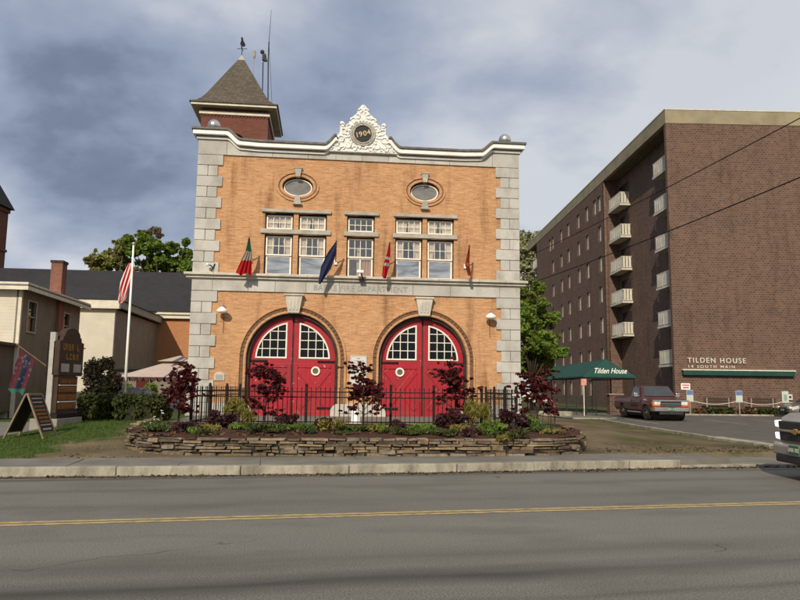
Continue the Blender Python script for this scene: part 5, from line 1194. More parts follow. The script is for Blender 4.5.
def pickup(name, label, loc, rz, pm, modern, L_=5.6, group=None):
    W2 = .98; hz = 1.20 if modern else 1.10; bz = 1.28 if modern else 1.20; r_ = .39
    def sec(y, w, z0, zt): return (y, [(w*.90, z0), (w, z0+.15), (w, zt-.28), (w*.96, zt-.10), (w*.90, zt)])
    if modern: secs = [sec(.02, .70, .50, hz-.14), sec(.10, .83, .46, hz-.07), sec(.30, .95, .44, hz), sec(1.0, W2, .42, hz+.05), sec(1.55, W2, .40, bz), sec(2.0, W2, .40, bz), sec(3.9, W2, .42, bz), sec(L_, W2, .46, bz)]
    else: secs = [sec(.02, .90, .52, hz-.06), sec(.10, .95, .48, hz-.02), sec(.30, .97, .44, hz), sec(1.0, W2, .42, hz+.03), sec(1.45, W2, .40, hz+.06), sec(1.55, W2, .40, bz), sec(3.2, W2, .40, bz), sec(L_, W2, .46, bz)]
    c0, c1, c2, c3 = (1.35, 2.15, 4.1, 4.35) if modern else (1.32, 2.0, 2.95, 3.2); zt = 1.88 if modern else 1.80; bt, tt = .92, .74
    cab = [(c0, [(bt, bz-.08), (bt*.995, bz-.05)]), (c1, [(bt, bz-.08), (tt, zt-.02)]), ((c1+c2)/2, [(bt, bz-.08), (tt+.01, zt)]), (c2, [(bt, bz-.08), (tt, zt-.02)]), (c3, [(bt, bz-.08), (bt*.97, bz-.03)])]
    zb = bz-.03
    gl = [(lerp_face((-bt, c0, zb), (bt, c0, zb), (tt, c1, zt), (-tt, c1, zt), .05, .10), 'windscreen'), (lerp_face((bt*.95, c3, zb), (-bt*.95, c3, zb), (-tt, c2, zt), (tt, c2, zt), .12, .25), 'rear_window')]
    for s_ in (-1, 1):
        ym = (c1+c2)/2
        gl.append(([(s_*(bt-.003), c0+.42, zb+.05), (s_*(bt-.003), ym-.04 if modern else c2-.02, zb+.05), (s_*(tt+.035), (ym-.04) if modern else c2-.06, zt-.10), (s_*(tt+.035), c1+.10, zt-.10)], 'side_window'))
        if modern: gl.append(([(s_*(bt-.003), ym+.05, zb+.05), (s_*(bt-.003), c2-.02, zb+.05), (s_*(tt+.035), c2-.08, zt-.10), (s_*(tt+.035), ym+.05, zt-.10)], 'side_window'))
    v = vehicle(name, label, loc, rz, pm, L_, 2*W2, secs, cab, (.92, L_-1.25), r_, gl, group)
    # bed opening
    MB().box(-.82, .82, c3+.15, L_-.08, bz-.02, bz+.012).build('bed_liner', M_PLAST, v)
    # doors lines and handles
    mb = MB()
    for s_ in (-1, 1):
        for y in ((1.62, c2-.0) if not modern else (1.70, 2.95, c2+.05)): mb.box(*sorted((s_*(W2-.01), s_*(W2+.003))), y, y+.012, .55, bz-.1)
        mb.box(*sorted((s_*(W2-.01), s_*(W2+.025))), 1.9, 2.9 if not modern else 4.0, .74, .78)
    mb.build('door_gaps', M_DARK, v)
    mb = MB()
    for s_ in (-1, 1): mb.box(*sorted((s_*W2, s_*(W2+.03))), c2-.25, c2-.08, bz-.22, bz-.17)
    mb.build('door_handle', M_PLAST, v, bevel=.008)
    for s_ in (-1, 1):
        m0 = MB(); m0.box(*sorted((s_*(W2-.06), s_*(W2+.07))), c0+.42, c0+.47, bz+.02, bz+.08).box(*sorted((s_*(W2+.05), s_*(W2+.25))), c0+.38, c0+.50, bz+.0, bz+.22); m0.build('mirror', M_PLAST if modern else M_CHROME, v, bevel=.03)
        MB().box(*sorted((s_*.80, s_*.97)), L_-.02, L_+.03, .78, 1.12).build('tail_lamp', M_TAIL, v, bevel=.01)
    if modern:
        pl = [(-.80, .66), (.80, .66), (.86, 1.0), (.80, 1.08), (-.80, 1.08), (-.86, 1.0)]
        g = MB().prism([(-.62, .70), (.62, .70), (.66, 1.06), (-.66, 1.06)], -.03, .05).build('grille', M_PLAST, v, bevel=.02)
        MB().box(-.66, .66, -.055, .0, .862, .905).build('grille_bar', pm, g, bevel=.01)
        em = mat('gold_emblem', (.52, .36, .12), rough=.35, metal=.5)
        MB().prism([(-.13, .855), (-.055, .855), (-.055, .835), (.04, .835), (.04, .86), (.13, .86), (.15, .912), (.07, .912), (.07, .935), (-.035, .935), (-.035, .908), (-.115, .908)], -.085, -.055).build('emblem', em, g, bevel=.006)
        for s_ in (-1, 1):
            for z0, z1 in ((.70, .845), (.925, 1.07)):
                a = MB().prism([(s_*.66, z0), (s_*.84, z0+.015), (s_*.86, z1-.01), (s_*.66, z1)], .0, .16).build('headlight', M_LIT, v, bevel=.02)
        b0_ = MB(); loft(b0_, [(-.10, [(.74, .44), (.76, .62)]), (.02, [(.90, .42), (.92, .66)]), (.25, [(.99, .42), (1.0, .64)])]); b0_.build('front_bumper', pm, v, bevel=.03)
        MB().box(-.70, .70, -.09, .05, .30, .44).build('air_dam', M_PLAST, v, bevel=.03)
        plate(v, 0, -.105, .555, 'DRB 382')
    else:
        g = MB().box(-.52, .52, -.02, .05, .76, 1.0).build('grille', M_PLAST, v, bevel=.01)
        mb = MB(); mb.box(-.95, .95, -.035, .02, 1.005, 1.07); mb.build('grille_header', M_CHROME, g, bevel=.01)
        mb = MB(); mb.box(-.52, .52, -.03, -.01, .868, .892).box(-.52, .52, -.03, -.01, .76, .775); mb.build('grille_bar', M_CHROME, g)
        for s_ in (-1, 1):
            MB().box(*sorted((s_*.54, s_*.86)), -.025, .08, .82, .99).build('headlight', M_LAMPG, v, bevel=.015)
            MB().box(*sorted((s_*.54, s_*.95)), -.022, .12, .745, .81).box(*sorted((s_*.865, s_*.955)), -.01, .16, .82, .99).build('indicator_lamp', M_AMBER, v, bevel=.01)
        b0_ = MB(); loft(b0_, [(-.12, [(.86, .50), (.88, .70)]), (-.02, [(.97, .50), (.98, .70)]), (.22, [(1.0, .50), (1.0, .70)])]); b0_.build('front_bumper', M_CHROME, v, bevel=.025)
        MB().box(-.62, .62, -.08, .05, .34, .50).build('air_dam', M_PLAST, v, bevel=.02)
        plate(v, .0, -.125, .62, 'BKT 614')
        mb = MB()
        for s_ in (-1, 1): mb.tube([(s_*(W2+.02), 1.5, .40), (s_*(W2+.02), 3.4, .40)], .04, 8)
        mb.build('side_step', M_CHROME, v)
    return v
M_MAR = paint('dark_maroon_paint', (.075, .012, .012), .0, .45); M_SIL = paint('pewter_metallic_paint', (.29, .27, .24), .15, .4); M_GRY = paint('grey_silver_paint', (.20, .195, .185), .5)
pickup('pickup_truck', 'dark maroon older pickup with chrome bumper parked facing the street', (13.85, 36.0, .055), R(2), M_MAR, False)
h_ = RA+R(5)   # heading: along the far lane, to the left
pickup('pickup_truck', 'pewter pickup with split grille and gold emblem entering at the right edge on the road', (7.27, 12.9, 0), -PI/2+RA-R(13), M_SIL, True, 5.8)
def sedan(name, label, loc, rz, pm):
    def sec(y, w, z0, zt): return (y, [(w*.92, z0), (w, z0+.15), (w, zt-.22), (w*.94, zt-.05), (w*.80, zt)])
    W2 = .89; secs = [sec(.0, .66, .34, .62), sec(.12, .78, .26, .68), sec(.5, .86, .22, .78), sec(1.25, W2, .2, .90), sec(2.4, W2, .2, .93), sec(3.7, W2, .22, .96), sec(4.35, .84, .26, .94), sec(4.6, .72, .34, .80)]
    bt, tt, zb, zt = .80, .58, .88, 1.42; c0, c1, c2, c3 = 1.15, 2.0, 3.0, 3.85
    cab = [(c0, [(bt, zb-.04), (bt*.99, zb+.02)]), (c1, [(bt, zb-.04), (tt, zt-.02)]), ((c1+c2)/2, [(bt, zb-.04), (tt+.02, zt)]), (c2, [(bt, zb-.04), (tt, zt-.03)]), (c3, [(bt, zb-.04), (bt*.97, zb+.05)])]
    gl = [(lerp_face((-bt, c0, zb+.03), (bt, c0, zb+.03), (tt, c1, zt), (-tt, c1, zt), .05, .08), 'windscreen'), (lerp_face((bt*.95, c3, zb+.05), (-bt*.95, c3, zb+.05), (-tt, c2, zt), (tt, c2, zt), .08, .1), 'rear_window')]
    for s_ in (-1, 1):
        ym = 2.45
        gl += [([(s_*(bt-.003), c0+.42, zb+.08), (s_*(bt-.003), ym-.03, zb+.08), (s_*(tt+.05), ym-.03, zt-.08), (s_*(tt+.04), c1+.08, zt-.10)], 'side_window'), ([(s_*(bt-.003), ym+.04, zb+.08), (s_*(bt-.003), c3-.32, zb+.1), (s_*(tt+.04), c2-.0, zt-.1), (s_*(tt+.05), ym+.04, zt-.08)], 'side_window')]
    v = vehicle(name, label, loc, rz, pm, 4.6, 2*W2, secs, cab, (.85, 3.65), .32, gl)
    MB().box(-.45, .45, -.03, .05, .36, .56).build('grille', M_PLAST, v, bevel=.02)
    for s_ in (-1, 1):
        MB().box(*sorted((s_*.46, s_*.74)), -.01, .2, .52, .66).build('headlight', M_LAMPG, v, bevel=.03)
        MB().box(*sorted((s_*.50, s_*.78)), 4.45, 4.63, .62, .78).build('tail_lamp', M_TAIL, v, bevel=.02)
        MB().box(*sorted((s_*.86, s_*1.02)), 1.55, 1.65, .95, 1.07).build('mirror', pm, v, bevel=.02)
    mb = MB()
    for s_ in (-1, 1):
        for y in (1.5, 2.46, 3.3): mb.box(*sorted((s_*(W2-.01), s_*(W2+.003))), y, y+.012, .36, .84)
    mb.build('door_gaps', M_DARK, v); plate(v, 0, -.03, .45, 'EFH 207'); return v
sedan('parked_car', 'silver grey sedan parked by the brown wall at the right edge', (23.9, 44.0, .055), -PI/2+TA, M_GRY)
p_ = at(78, 400, 27.5); sedan('parked_car', 'bluish dark car mostly hidden between the tall sign and the dark bush', (p_.x-.5, 27.0, gz(p_.x, 27)-.05), -PI/2+R(25), paint('slate_blue_paint', (.07, .09, .11), .3))

# ---------------------------------------------------------------- left side: house, hall, church, signs
HP = at(20.5, 312, 30); HP.z = .1
HS = thing('house', 'two storey cream clapboard house with flat roof, brick chimney and enclosed grey porch', 'house', HP, R(6))
MB().box(-9, -.02, 0, .2, 0, 5.62).box(-9, -8.8, .2, 7.3, 0, 5.62).build('front_wall', M_CREAM, HS)
wz = [(.75, 1.6, 3.78, 5.10), (5.0, 5.8, 3.80, 5.0)]
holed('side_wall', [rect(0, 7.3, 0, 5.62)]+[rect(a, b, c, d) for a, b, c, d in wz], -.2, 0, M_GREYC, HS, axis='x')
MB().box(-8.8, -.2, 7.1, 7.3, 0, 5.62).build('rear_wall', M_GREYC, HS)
MB().box(-8.8, -.6, .2, 7.1, 0, 5.6).build('interior', M_INT, HS)
for a, b, c, d in wz:
    w = MB().box(-.06, .03, a-.07, a, c-.07, d+.07).box(-.06, .03, b, b+.07, c-.07, d+.07).box(-.06, .03, a, b, d, d+.07).box(-.06, .05, a, b, c-.07, c).box(-.08, -.03, a, b, (c+d)/2-.025, (c+d)/2+.025).build('window', mat('dim_white_trim', (.45, .43, .37), (.38, .36, .31), 5), HS)
    MB().box(-.10, -.09, a, b, c, d).build('pane', M_GLASS, w)
MB().box(-.12, .015, -.012, .0, 0, 5.6).box(.0, .02, .0, .1, 0, 5.6).build('corner_board', M_CREAMT, HS)
rf = MB().box(-9.4, .42, -.45, 7.7, 5.62, 5.70).build('roof', M_DCAP, HS); MB().box(-9.4, .42, -.45, -.41, 5.46, 5.618).box(.38, .42, -.41, 7.7, 5.46, 5.618).box(-9.38, .4, -.42, 7.68, 5.702, 5.79).build('fascia', M_CREAMT, rf)
ch = MB().box(-.40, .14, 4.0, 4.62, 0, 7.40).build('chimney', M_CHIM, HS); MB().box(-.44, .18, 3.96, 4.66, 7.40, 7.52).build('chimney_cap', M_DARK, ch)
MB().box(-8.9, -.12, -1.75, -.02, .3, 3.05).build('porch', M_GREYP, HS)
MB().box(-9.1, .06, -2.0, -.03, 3.05, 3.17).build('porch_roof', mat('brown_porch_roof', (.10, .075, .05)), HS)
MB().box(-.16, -.02, -1.80, -1.66, .3, 3.04).build('corner_post', M_CREAMT, HS); MB().box(-9, -.6, -1.78, -1.755, 0, .42).build('porch_skirt', mat('dark_green_lattice', (.02, .03, .02)), HS)
MB().box(.0, .65, 4.8, 6.6, 3.30, 3.36).build('door_hood', M_WHITE, HS)
MB().box(.0, .04, 5.3, 6.1, .2, 2.5).build('side_door', M_DARK, HS)
HB = at(115.5, 305, 45); HB.z = -.2
BB = thing('hall', 'long hall with dark shingle roof, cream clapboard wing and orange brick end', 'building', HB, R(5.5))
MB().box(-14, 0, 0, .2, -1, 6.62).box(-14, -13.8, .2, 11, -1, 6.62).build('front_wall', M_CREAM, BB)
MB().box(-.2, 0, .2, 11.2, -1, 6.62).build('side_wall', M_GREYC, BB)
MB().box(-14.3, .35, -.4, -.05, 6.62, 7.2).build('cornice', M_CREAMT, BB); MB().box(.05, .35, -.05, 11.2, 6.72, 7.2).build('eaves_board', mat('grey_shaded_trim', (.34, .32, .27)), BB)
mb = MB(); gable(mb, -14.4, .45, -.5, 24, 7.2, 9.35, 7, 0); mb.build('wing_roof', M_SLATE, BB)
MB().box(-30, 16, 11.2, 27, -1, 7.1).build('brick_wall', M_ANNEX, BB)
MB().box(-30.3, 16.3, 10.85, 11.19, 7.1, 7.62).box(-.0, 16.3, 10.7, 10.85, 7.40, 7.62).build('brick_cornice', M_CREAMT, BB)
mb = MB(); gable(mb, -30.5, 17, 10.6, 28, 7.62, 12.15, 0, 5, 'x'); mb.build('main_roof', M_SLATE, BB)
MB().box(0, .06, 6.3, 8.2, -.6, 2.0).build('door', mat('dark_red_door', (.10, .012, .012)), BB)
mb = MB(); mb.tube([(3.9, 11.12, 0), (3.9, 11.12, 4.2), (8, 11.12, 4.2)], .05, 6); mb.build('conduit', mat('tan_conduit', (.32, .22, .13)), BB)
CT = at(3.2, 300, 60); CT.z = 0
CH = thing('church_tower', 'dark red brick square tower with slate pyramid roof at the far left edge', 'tower', (-40.85, 63, 0), R(0))
MB().box(-3, 3, -3, 3, -1, 18.2).build('wall', M_CHURCH, CH)
mb = MB(); mb.box(-3.1, 3.1, -3.1, 3.1, 14.0, 14.25).build('string_course', M_CHURCH, CH); mb = MB().box(-3.12, 3.12, -3.12, 3.12, 17.8, 18.2); mb.build('string_course', M_CHURCH, CH)
mb = MB(); mb.add([(-3.4, -3.4, 18.2), (3.4, -3.4, 18.2), (3.4, 3.4, 18.2), (-3.4, 3.4, 18.2), (0, 0, 25.5)], [(0, 1, 4), (1, 2, 4), (2, 3, 4), (3, 0, 4), (3, 2, 1, 0)]); mb.build('spire', M_SLATE, CH)
for s_ in (-1, 1): MB().prism(arch(s_*1.2, .45, 16.6, 14.9), -3.02, -2.98).build('belfry_opening', M_DARK, CH)

# tall sign
SG = thing('roadside_sign', 'tall dark brown business sign with shaped top and orange text panels on a concrete base', 'sign', (-8.95, 18.45, .25), 0)
brown = mat('dark_brown_sign_board', (.055, .030, .018), (.035, .02, .013), 5); M_OCH = mat('ochre_sign_lettering', (.30, .15, .03), (.20, .10, .02), 8); M_ORG = mat('rust_orange_panel', (.26, .09, .02), (.18, .06, .015), 6)
MB().box(-.62, .10, -.05, 1.40, -.15, .44).build('base', M_CONC, SG, bevel=.02)
MB().box(-.56, .06, .0, 1.34, .44, .56).build('base_top', M_BLACK, SG, bevel=.01)
MB().box(-.26, -.12, .0, .12, .56, 2.7).build('post', mat('pale_grey_post', (.42, .41, .37)), SG)
MB().box(-.14, .0, .06, 1.18, .58, 1.55).build('lower_panel', brown, SG, bevel=.01)
prof = [(.0, 1.56), (1.40, 1.56), (1.40, 2.48), (1.26, 2.50), (1.22, 2.62)]+[(.70+.46*math.cos(t), 2.62+.24*math.sin(t)) for t in np.linspace(0, PI, 12)]+[(.18, 2.62), (.14, 2.50), (.0, 2.48)]
MB().prism(prof, -.16, .02, 'x').build('upper_panel', brown, SG, bevel=.015)
def letterbars(mb, x, y0, y1, z0, z1, n_, seed):
    g = random.Random(seed); y = y0; w = (y1-y0)/n_
    for k in range(n_):
        if g.random() > .12:
            a = y+w*.12; b = y+w*g.uniform(.6, .88); t_ = (z1-z0)*.26; mb.box(x, x+.012, a, a+w*.2, z0, z1)
            if g.random() > .4: mb.box(x, x+.012, b-w*.2, b, z0, z1)
            if g.random() > .4: mb.box(x, x+.0118, a, b, z1-t_, z1)
            if g.random() > .4: mb.box(x, x+.0119, a, b, z0, z0+t_)
        y += w
mb = MB(); letterbars(mb, .02, .14, 1.26, 2.24, 2.42, 7, 1); letterbars(mb, .02, .34, 1.1, 1.99, 2.15, 4, 2); mb.build('gold_lettering', M_OCH, SG)
for y in (.12, .82): MB().box(.02, .035, y, y+.44, 1.66, 1.88).build('notice', mat('dim_white_notice', (.34, .32, .31)), SG)
for k, z in enumerate((1.33, 1.12, .91, .68)):
    p2 = MB().box(.0, .015, .12, 1.12, z, z+.16).build('slat_panel', M_ORG if k else mat('dark_rust_panel', (.13, .045, .02)), SG); mb = MB(); letterbars(mb, .015, .18, 1.06, z+.04, z+.12, 9, 5+k); mb.build('slat_lettering', M_OCH, p2)
MB().box(.0, .03, .1, 1.1, .86, .885).box(.0, .03, .1, 1.1, 1.30, 1.318).build('divider', M_WHITE, SG)
MB().box(-.30, -.27, -.03, .0, 1.05, 2.45).build('side_strip', M_BLACK, SG)
# banner on the sign post
t = thing('banner', 'patterned navy and pink banner on a slanting pole left of the tall sign', 'banner', (-9.2, 18.5, .25))
MB().tube([(-.02, -.05, 1.78), (-.80, -.12, 2.33)], .016, 6).sphere((-.82, -.12, 2.35), .035, 8, 6).build('banner_pole', M_POLE, t)
b = NB('quilted_banner_cloth'); b.set(.85, 0, .2); s = b.n('ShaderNodeSeparateXYZ'); b.l(b.tc.outputs['Object'], s.inputs[0])
u_ = b.mth('SUBTRACT', s.outputs[0], b.mth('MULTIPLY', s.outputs[2], .27)); v_ = b.rng(u_, -1.24, -.88)
cr = b.n('ShaderNodeValToRGB'); cr.color_ramp.interpolation = 'CONSTANT'; b.l(v_, cr.inputs[0]); el = cr.color_ramp.elements; el[0].color = (.075, .018, .024, 1); el[1].position = .30; el[1].color = (.010, .018, .04, 1); q_ = el.new(.68); q_.color = (.085, .018, .028, 1)
vo = b.n('ShaderNodeTexVoronoi'); vo.inputs['Scale'].default_value = 9; b.l(b.tc.outputs['Object'], vo.inputs['Vector'])
c = b.mix(b.rng(vo.outputs[0], .22, .42, .55, 0), cr.outputs[0], (.12, .11, .15)); c = b.mix(b.rng(s.outputs[2], 1.18, 1.22, 1, 0), c, (.02, .12, .10)); b.col(c)
cloth('cloth', [(-.55, -.10, 2.08), (-.66, -.10, 1.65), (-.79, -.10, 1.10)], [.46, .44, .40], [(1, 0, -.62), (1, 0, -.35), (1, .1, -.2)], b.m, t, folds=1.5, amp=.035)
t = thing('garden_ornament', 'little garden figure with red cap and pale green body on the sign base', 'ornament', (-9.38, 18.55, .81))
MB().sphere((0, 0, .10), .10, 12, 8).build('figure_body', mat('pale_green_glaze', (.25, .42, .33), rough=.4), t, smooth=True)
MB().sphere((.02, 0, .25), .07, 12, 8).build('figure_head', M_WHITE, t, smooth=True); MB().lathe([(.08, .28), (.06, .34), (.01, .40)], (-.01, 0, 0), 12).build('cap', mat('red_cap', (.5, .03, .02)), t, smooth=True)
# sandwich board
SB = thing('sandwich_board', 'open A-frame board on the grass, orange text on its dark right panel', 'sign', (-8.64, 16.4, gz(-8.64, 16.4)))
frm = mat('weathered_pine_frame', (.24, .19, .12), (.17, .13, .08), 8)
for s_, nm in ((1, 'right'), (-1, 'left')):
    top = Vector((s_*.02, 0, 1.02)); ft = Vector((s_*.46, 0, 0)); d = ft-top
    pan = MB(); f0, f1 = top+d*.04, top+d*.86; pan.bar(f0+Vector((0, .33, 0)), f1+Vector((0, .33, 0)), .60, .02, (d.cross(Vector((0, 1, 0)))))
    po = pan.build('panel', mat('black_chalk_panel', (.018, .014, .012)), SB)
    mb = MB()
    for y in (.015, .645): mb.bar(top+Vector((0, y, 0)), ft+Vector((0, y, 0)), .035, .045, (0, 1, 0))
    mb.bar(top+Vector((0, .03, 0)), top+Vector((0, .63, 0)), .04, .04); mb.bar(f1+Vector((0, .03, 0)), f1+Vector((0, .63, 0)), .03, .03); mb.build('frame', frm, SB)
    if s_ > 0:
        g = random.Random(9); mb = MB(); nrm = Vector((1.02, 0, .44)).normalized()*.014; mw = MB()
        for r_ in range(9):
            c = top+d*(.09+.085*r_); dd = d.normalized(); h = .05 if r_ not in (0, 1, 7) else .03
            y0, y1 = .07+g.uniform(0, .05), .59-g.uniform(0, .06)
            tgt = mw if r_ in (0, 1, 7, 8) else mb; P = [c+Vector((0, y0, 0)), c+Vector((0, y1, 0)), c+dd*h+Vector((0, y1, 0)), c+dd*h+Vector((0, y0, 0))]
            if r_ in (0, 1, 7, 8): tgt.add([p+nrm for p in P], [(0, 1, 2, 3)])
            else:
                y = y0
                while y < y1-.03: w = g.uniform(.02, .05); tgt.add([p+nrm for p in (c+Vector((0, y, 0)), c+Vector((0, y+w, 0)), c+dd*h+Vector((0, y+w, 0)), c+dd*h+Vector((0, y, 0)))], [(0, 1, 2, 3)]); y += w+.012
        mb.build('orange_lettering', mat('orange_lettering', (.30, .13, .03)), po); mw.build('pale_lettering', mat('grey_white_lettering', (.34, .30, .28)), po)
# hedges and bush
def hedge(label, px0, px1, Y, seed):
    a, b = at(px0, 428, Y), at(px1, 428, Y); w = (b.x-a.x)/2; c = (a.x+b.x)/2; z = gz(c, Y); g = random.Random(seed); cl = []
    n_ = max(3, round(w*3))
    for k in range(n_):
        for j in range(2): cl.append((-w+2*w*(k+.5)/n_, g.uniform(-.15, .15), .22+.32*j, w/n_*1.5, .5, .28*g.uniform(.9, 1.1), 1900))
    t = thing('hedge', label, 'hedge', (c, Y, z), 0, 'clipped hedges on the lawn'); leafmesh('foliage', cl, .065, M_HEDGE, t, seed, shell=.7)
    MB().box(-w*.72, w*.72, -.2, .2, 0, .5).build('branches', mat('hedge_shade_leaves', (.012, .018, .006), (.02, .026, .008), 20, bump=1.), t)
hedge('clipped boxy hedge, the one just right of the tall sign', 82, 114, 21.0, 51); hedge('longer rounded clipped hedge left of the planter', 115, 166, 20.6, 52)
p_ = at(101, 405, 26.0)
plant_tree('dark_bush', 'tall dark bush with reddish leaves between the tall sign and the flagpole', 'bush', (p_.x, 26.0, gz(p_.x, 26)), ([(0, 0, 0), (0, 0, 1.4)], [.06, .03]), [([(0, 0, .3), (.5, 0, 1.7)], [.03, .01]), ([(0, 0, .3), (-.5, 0, 1.5)], [.03, .01])],
           [(-.1, 0, 1.0, .75, .7, .8, 3000), (-.35, 0, 1.9, .45, .5, .6, 1500), (.35, 0, 1.5, .45, .5, .5, 1200), (.1, 0, 2.2, .35, .4, .35, 500)], .07, M_DBUSH, seed=61)
# flagpole and its flag
FP = at(124, 405, 26.5); z0 = gz(FP.x, 26.5); top = at(132, 245, 26.5)
t = thing('flagpole', 'tall white flagpole rising behind the hedge', 'flagpole', (FP.x, 26.5, z0))
MB().tube([(0, 0, 0), (0, 0, top.z-z0)], [.06, .035], 12).build('pole', M_WHITE, t, smooth=True); MB().sphere((0, 0, top.z-z0+.05), .07, 12, 8).build('finial', M_SILV, t)
t = thing('flag', 'red and white striped flag hanging limp from the white flagpole', 'flag', (FP.x, 26.5, z0)); zt = at(131, 263, 26.5).z-z0; zb = at(123, 303, 26.5).z-z0
b = NB('striped_flag_cloth'); b.set(.8, 0, .2); s = b.n('ShaderNodeSeparateXYZ'); b.l(b.tc.outputs['Object'], s.inputs[0])
u_ = b.mth('SUBTRACT', b.mth('MULTIPLY', s.outputs[0], 8.5), b.mth('MULTIPLY', s.outputs[2], 2.1)); f_ = b.mth('GREATER_THAN', b.mth('FRACT', u_), .48)
c = b.mix(f_, (.50, .03, .045), (.68, .62, .58)); b.col(c)
cloth('cloth', [(-.10, 0, zt), (-.16, 0, zt-.45), (-.24, 0, (zt+zb)/2), (-.33, 0, zb+.1), (-.40, 0, zb)], [.10, .30, .34, .26, .08], [(1, .4, 0)]*5, b.m, t, folds=2.5, amp=.05)
# garden canopy
G0 = at(125, 377, 30)
t = thing('garden_canopy', 'pale pinkish two-tier garden canopy beside the station wall', 'canopy', (G0.x+2.0, 31, gz(G0.x+2, 31)))
zc = G0.z-gz(G0.x+2, 31); cv = mat('pale_canopy_cloth', (.50, .42, .37), (.44, .37, .32), 3)
mb = MB(); e_ = 2.0; mb.add([(-e_, -e_, zc), (e_, -e_, zc), (e_, e_, zc), (-e_, e_, zc), (-.55, -.55, zc+.62), (.55, -.55, zc+.62), (.55, .55, zc+.62), (-.55, .55, zc+.62)], [(0, 1, 5, 4), (1, 2, 6, 5), (2, 3, 7, 6), (3, 0, 4, 7), (3, 2, 1, 0), (4, 5, 6, 7)])
mb.add([(-.75, -.75, zc+.70), (.75, -.75, zc+.70), (.75, .75, zc+.70), (-.75, .75, zc+.70), (0, 0, zc+.98)], [(0, 1, 4), (1, 2, 4), (2, 3, 4), (3, 0, 4), (3, 2, 1, 0)]); mb.build('canvas', cv, t)
mb = MB(); n_ = 14
for s_ in range(4):
    for k in range(n_):
        a = -e_+2*e_*k/n_; w = 2*e_/n_; P = [(a, zc), (a+w, zc), (a+w*.8, zc-.14), (a+w*.5, zc-.19), (a+w*.2, zc-.14)]
        if s_ == 0: mb.prism(P, -e_-.01, -e_+.0)
        elif s_ == 1: mb.prism(P, e_, e_+.01)
        elif s_ == 2: mb.prism(P, -e_-.01, -e_, 'x')
        else: mb.prism(P, e_, e_+.01, 'x')
mb.build('scalloped_trim', mat('dark_maroon_trim', (.07, .03, .028)), t)
for sx in (-1, 1):
    for sy in (-1, 1): MB().box(sx*1.9-.04, sx*1.9+.04, sy*1.9-.04, sy*1.9+.04, 0, zc-.0).build('post', mat('brown_steel_post', (.09, .06, .045)), t)
for k, (px, py, lb) in enumerate(((127, 389, 'hanging basket of green leaves right beside the flagpole'), (151, 388, 'rounder hanging basket under the middle of the garden canopy'))):
    p_ = at(px, py, 29.1); t = thing('hanging_basket', lb, 'plant', p_, 0, 'hanging baskets at the garden canopy')
    MB().lathe([(.05, -.28), (.16, -.2), (.2, -.1)], n=12).build('pot', M_BARK, t); leafmesh('foliage', [(0, 0, 0, .3, .3, .24, 500), (.1, 0, -.15, .2, .2, .2, 150)], .07, M_LF, t, 70+k)
    MB().tube([(0, 0, -.1), (0, 0, .5)], .008, 4).build('hanger', M_BLACK, t)
p0, p1 = at(113, 403, 28.4), at(165, 402, 28.4)
t = thing('garden_railing', 'thin white railing behind the long hedge with a square end post', 'railing', (p0.x, 28.4, 0)); w = p1.x-p0.x
MB().box(0, w, -.02, .02, p0.z, p0.z+.07).build('rail', M_WHITE, t); MB().box(w-.25, w, -.12, .12, 0, p0.z+.18).build('end_post', M_WHITE, t)
mb = MB()
for k in range(5): mb.box(w*k/5, w*k/5+.04, -.02, .02, 0, p0.z)
mb.build('uprights', M_WHITE, t)
G1_ = at(146, 390, 36)
t = thing('garden_shed', 'low grey-sided building end with a dark red door behind the canopy', 'shed', (G1_.x, 36, 0), R(6))
MB().box(-1.9, 1.2, 0, 3, 0, 2.35).build('wall', M_GREYC, t); MB().box(-.5, .1, -.03, 0, 0, 2.0).build('door', mat('dark_red_door', (0, 0, 0)), t); MB().box(-2.1, 1.4, -.25, 3.2, 2.35, 2.45).build('roof', M_SLATE, t)

# left drive and grass
drape('parking_area', [(-9.7, 20.8), (-9.4, 26.5), (-13, 27.2), (-34, 25), (-34, 16.5), (-12.5, 18.2), (-10.3, 19.6)], M_WALK, .012, 1.)
g = np.random.default_rng(5); n_ = 70000; X = -15+g.random(n_)*9.2; Y = 12.6+g.random(n_)**1.3*8.4
keep = [i for i in range(n_) if Y[i] > kerb_y(X[i])+1.52 and X[i]+.25*math.sin(Y[i]*2.1)+.2*math.sin(Y[i]*5.3+1)-.09*(Y[i]-14) < -7.35 and not (X[i] < -10.2 and Y[i] > 18.4)]
X, Y = X[keep], Y[keep]; n_ = len(X); a = g.random(n_)*2*PI; h = .02+.04*g.random(n_)*(1+.8*np.sin(X*1.7)*np.sin(Y*2.3)); w = .006
Z = np.array([gz(x, y) for x, y in zip(X, Y)]); dx, dy = np.cos(a)*w, np.sin(a)*w; lx, ly = (g.random(n_)-.5)*.05, (g.random(n_)-.5)*.05
V = np.stack([np.stack([X-dx, Y-dy, Z], 1), np.stack([X+dx, Y+dy, Z], 1), np.stack([X+lx, Y+ly, Z+h], 1)], 1).reshape(-1, 3)
me = bpy.data.meshes.new('grass'); me.from_pydata(V.tolist(), [], [(3*i, 3*i+1, 3*i+2) for i in range(n_)]); me.materials.append(M_GRASS)
o = bpy.data.objects.new('grass', me); COL.objects.link(o); o['kind'] = 'stuff'

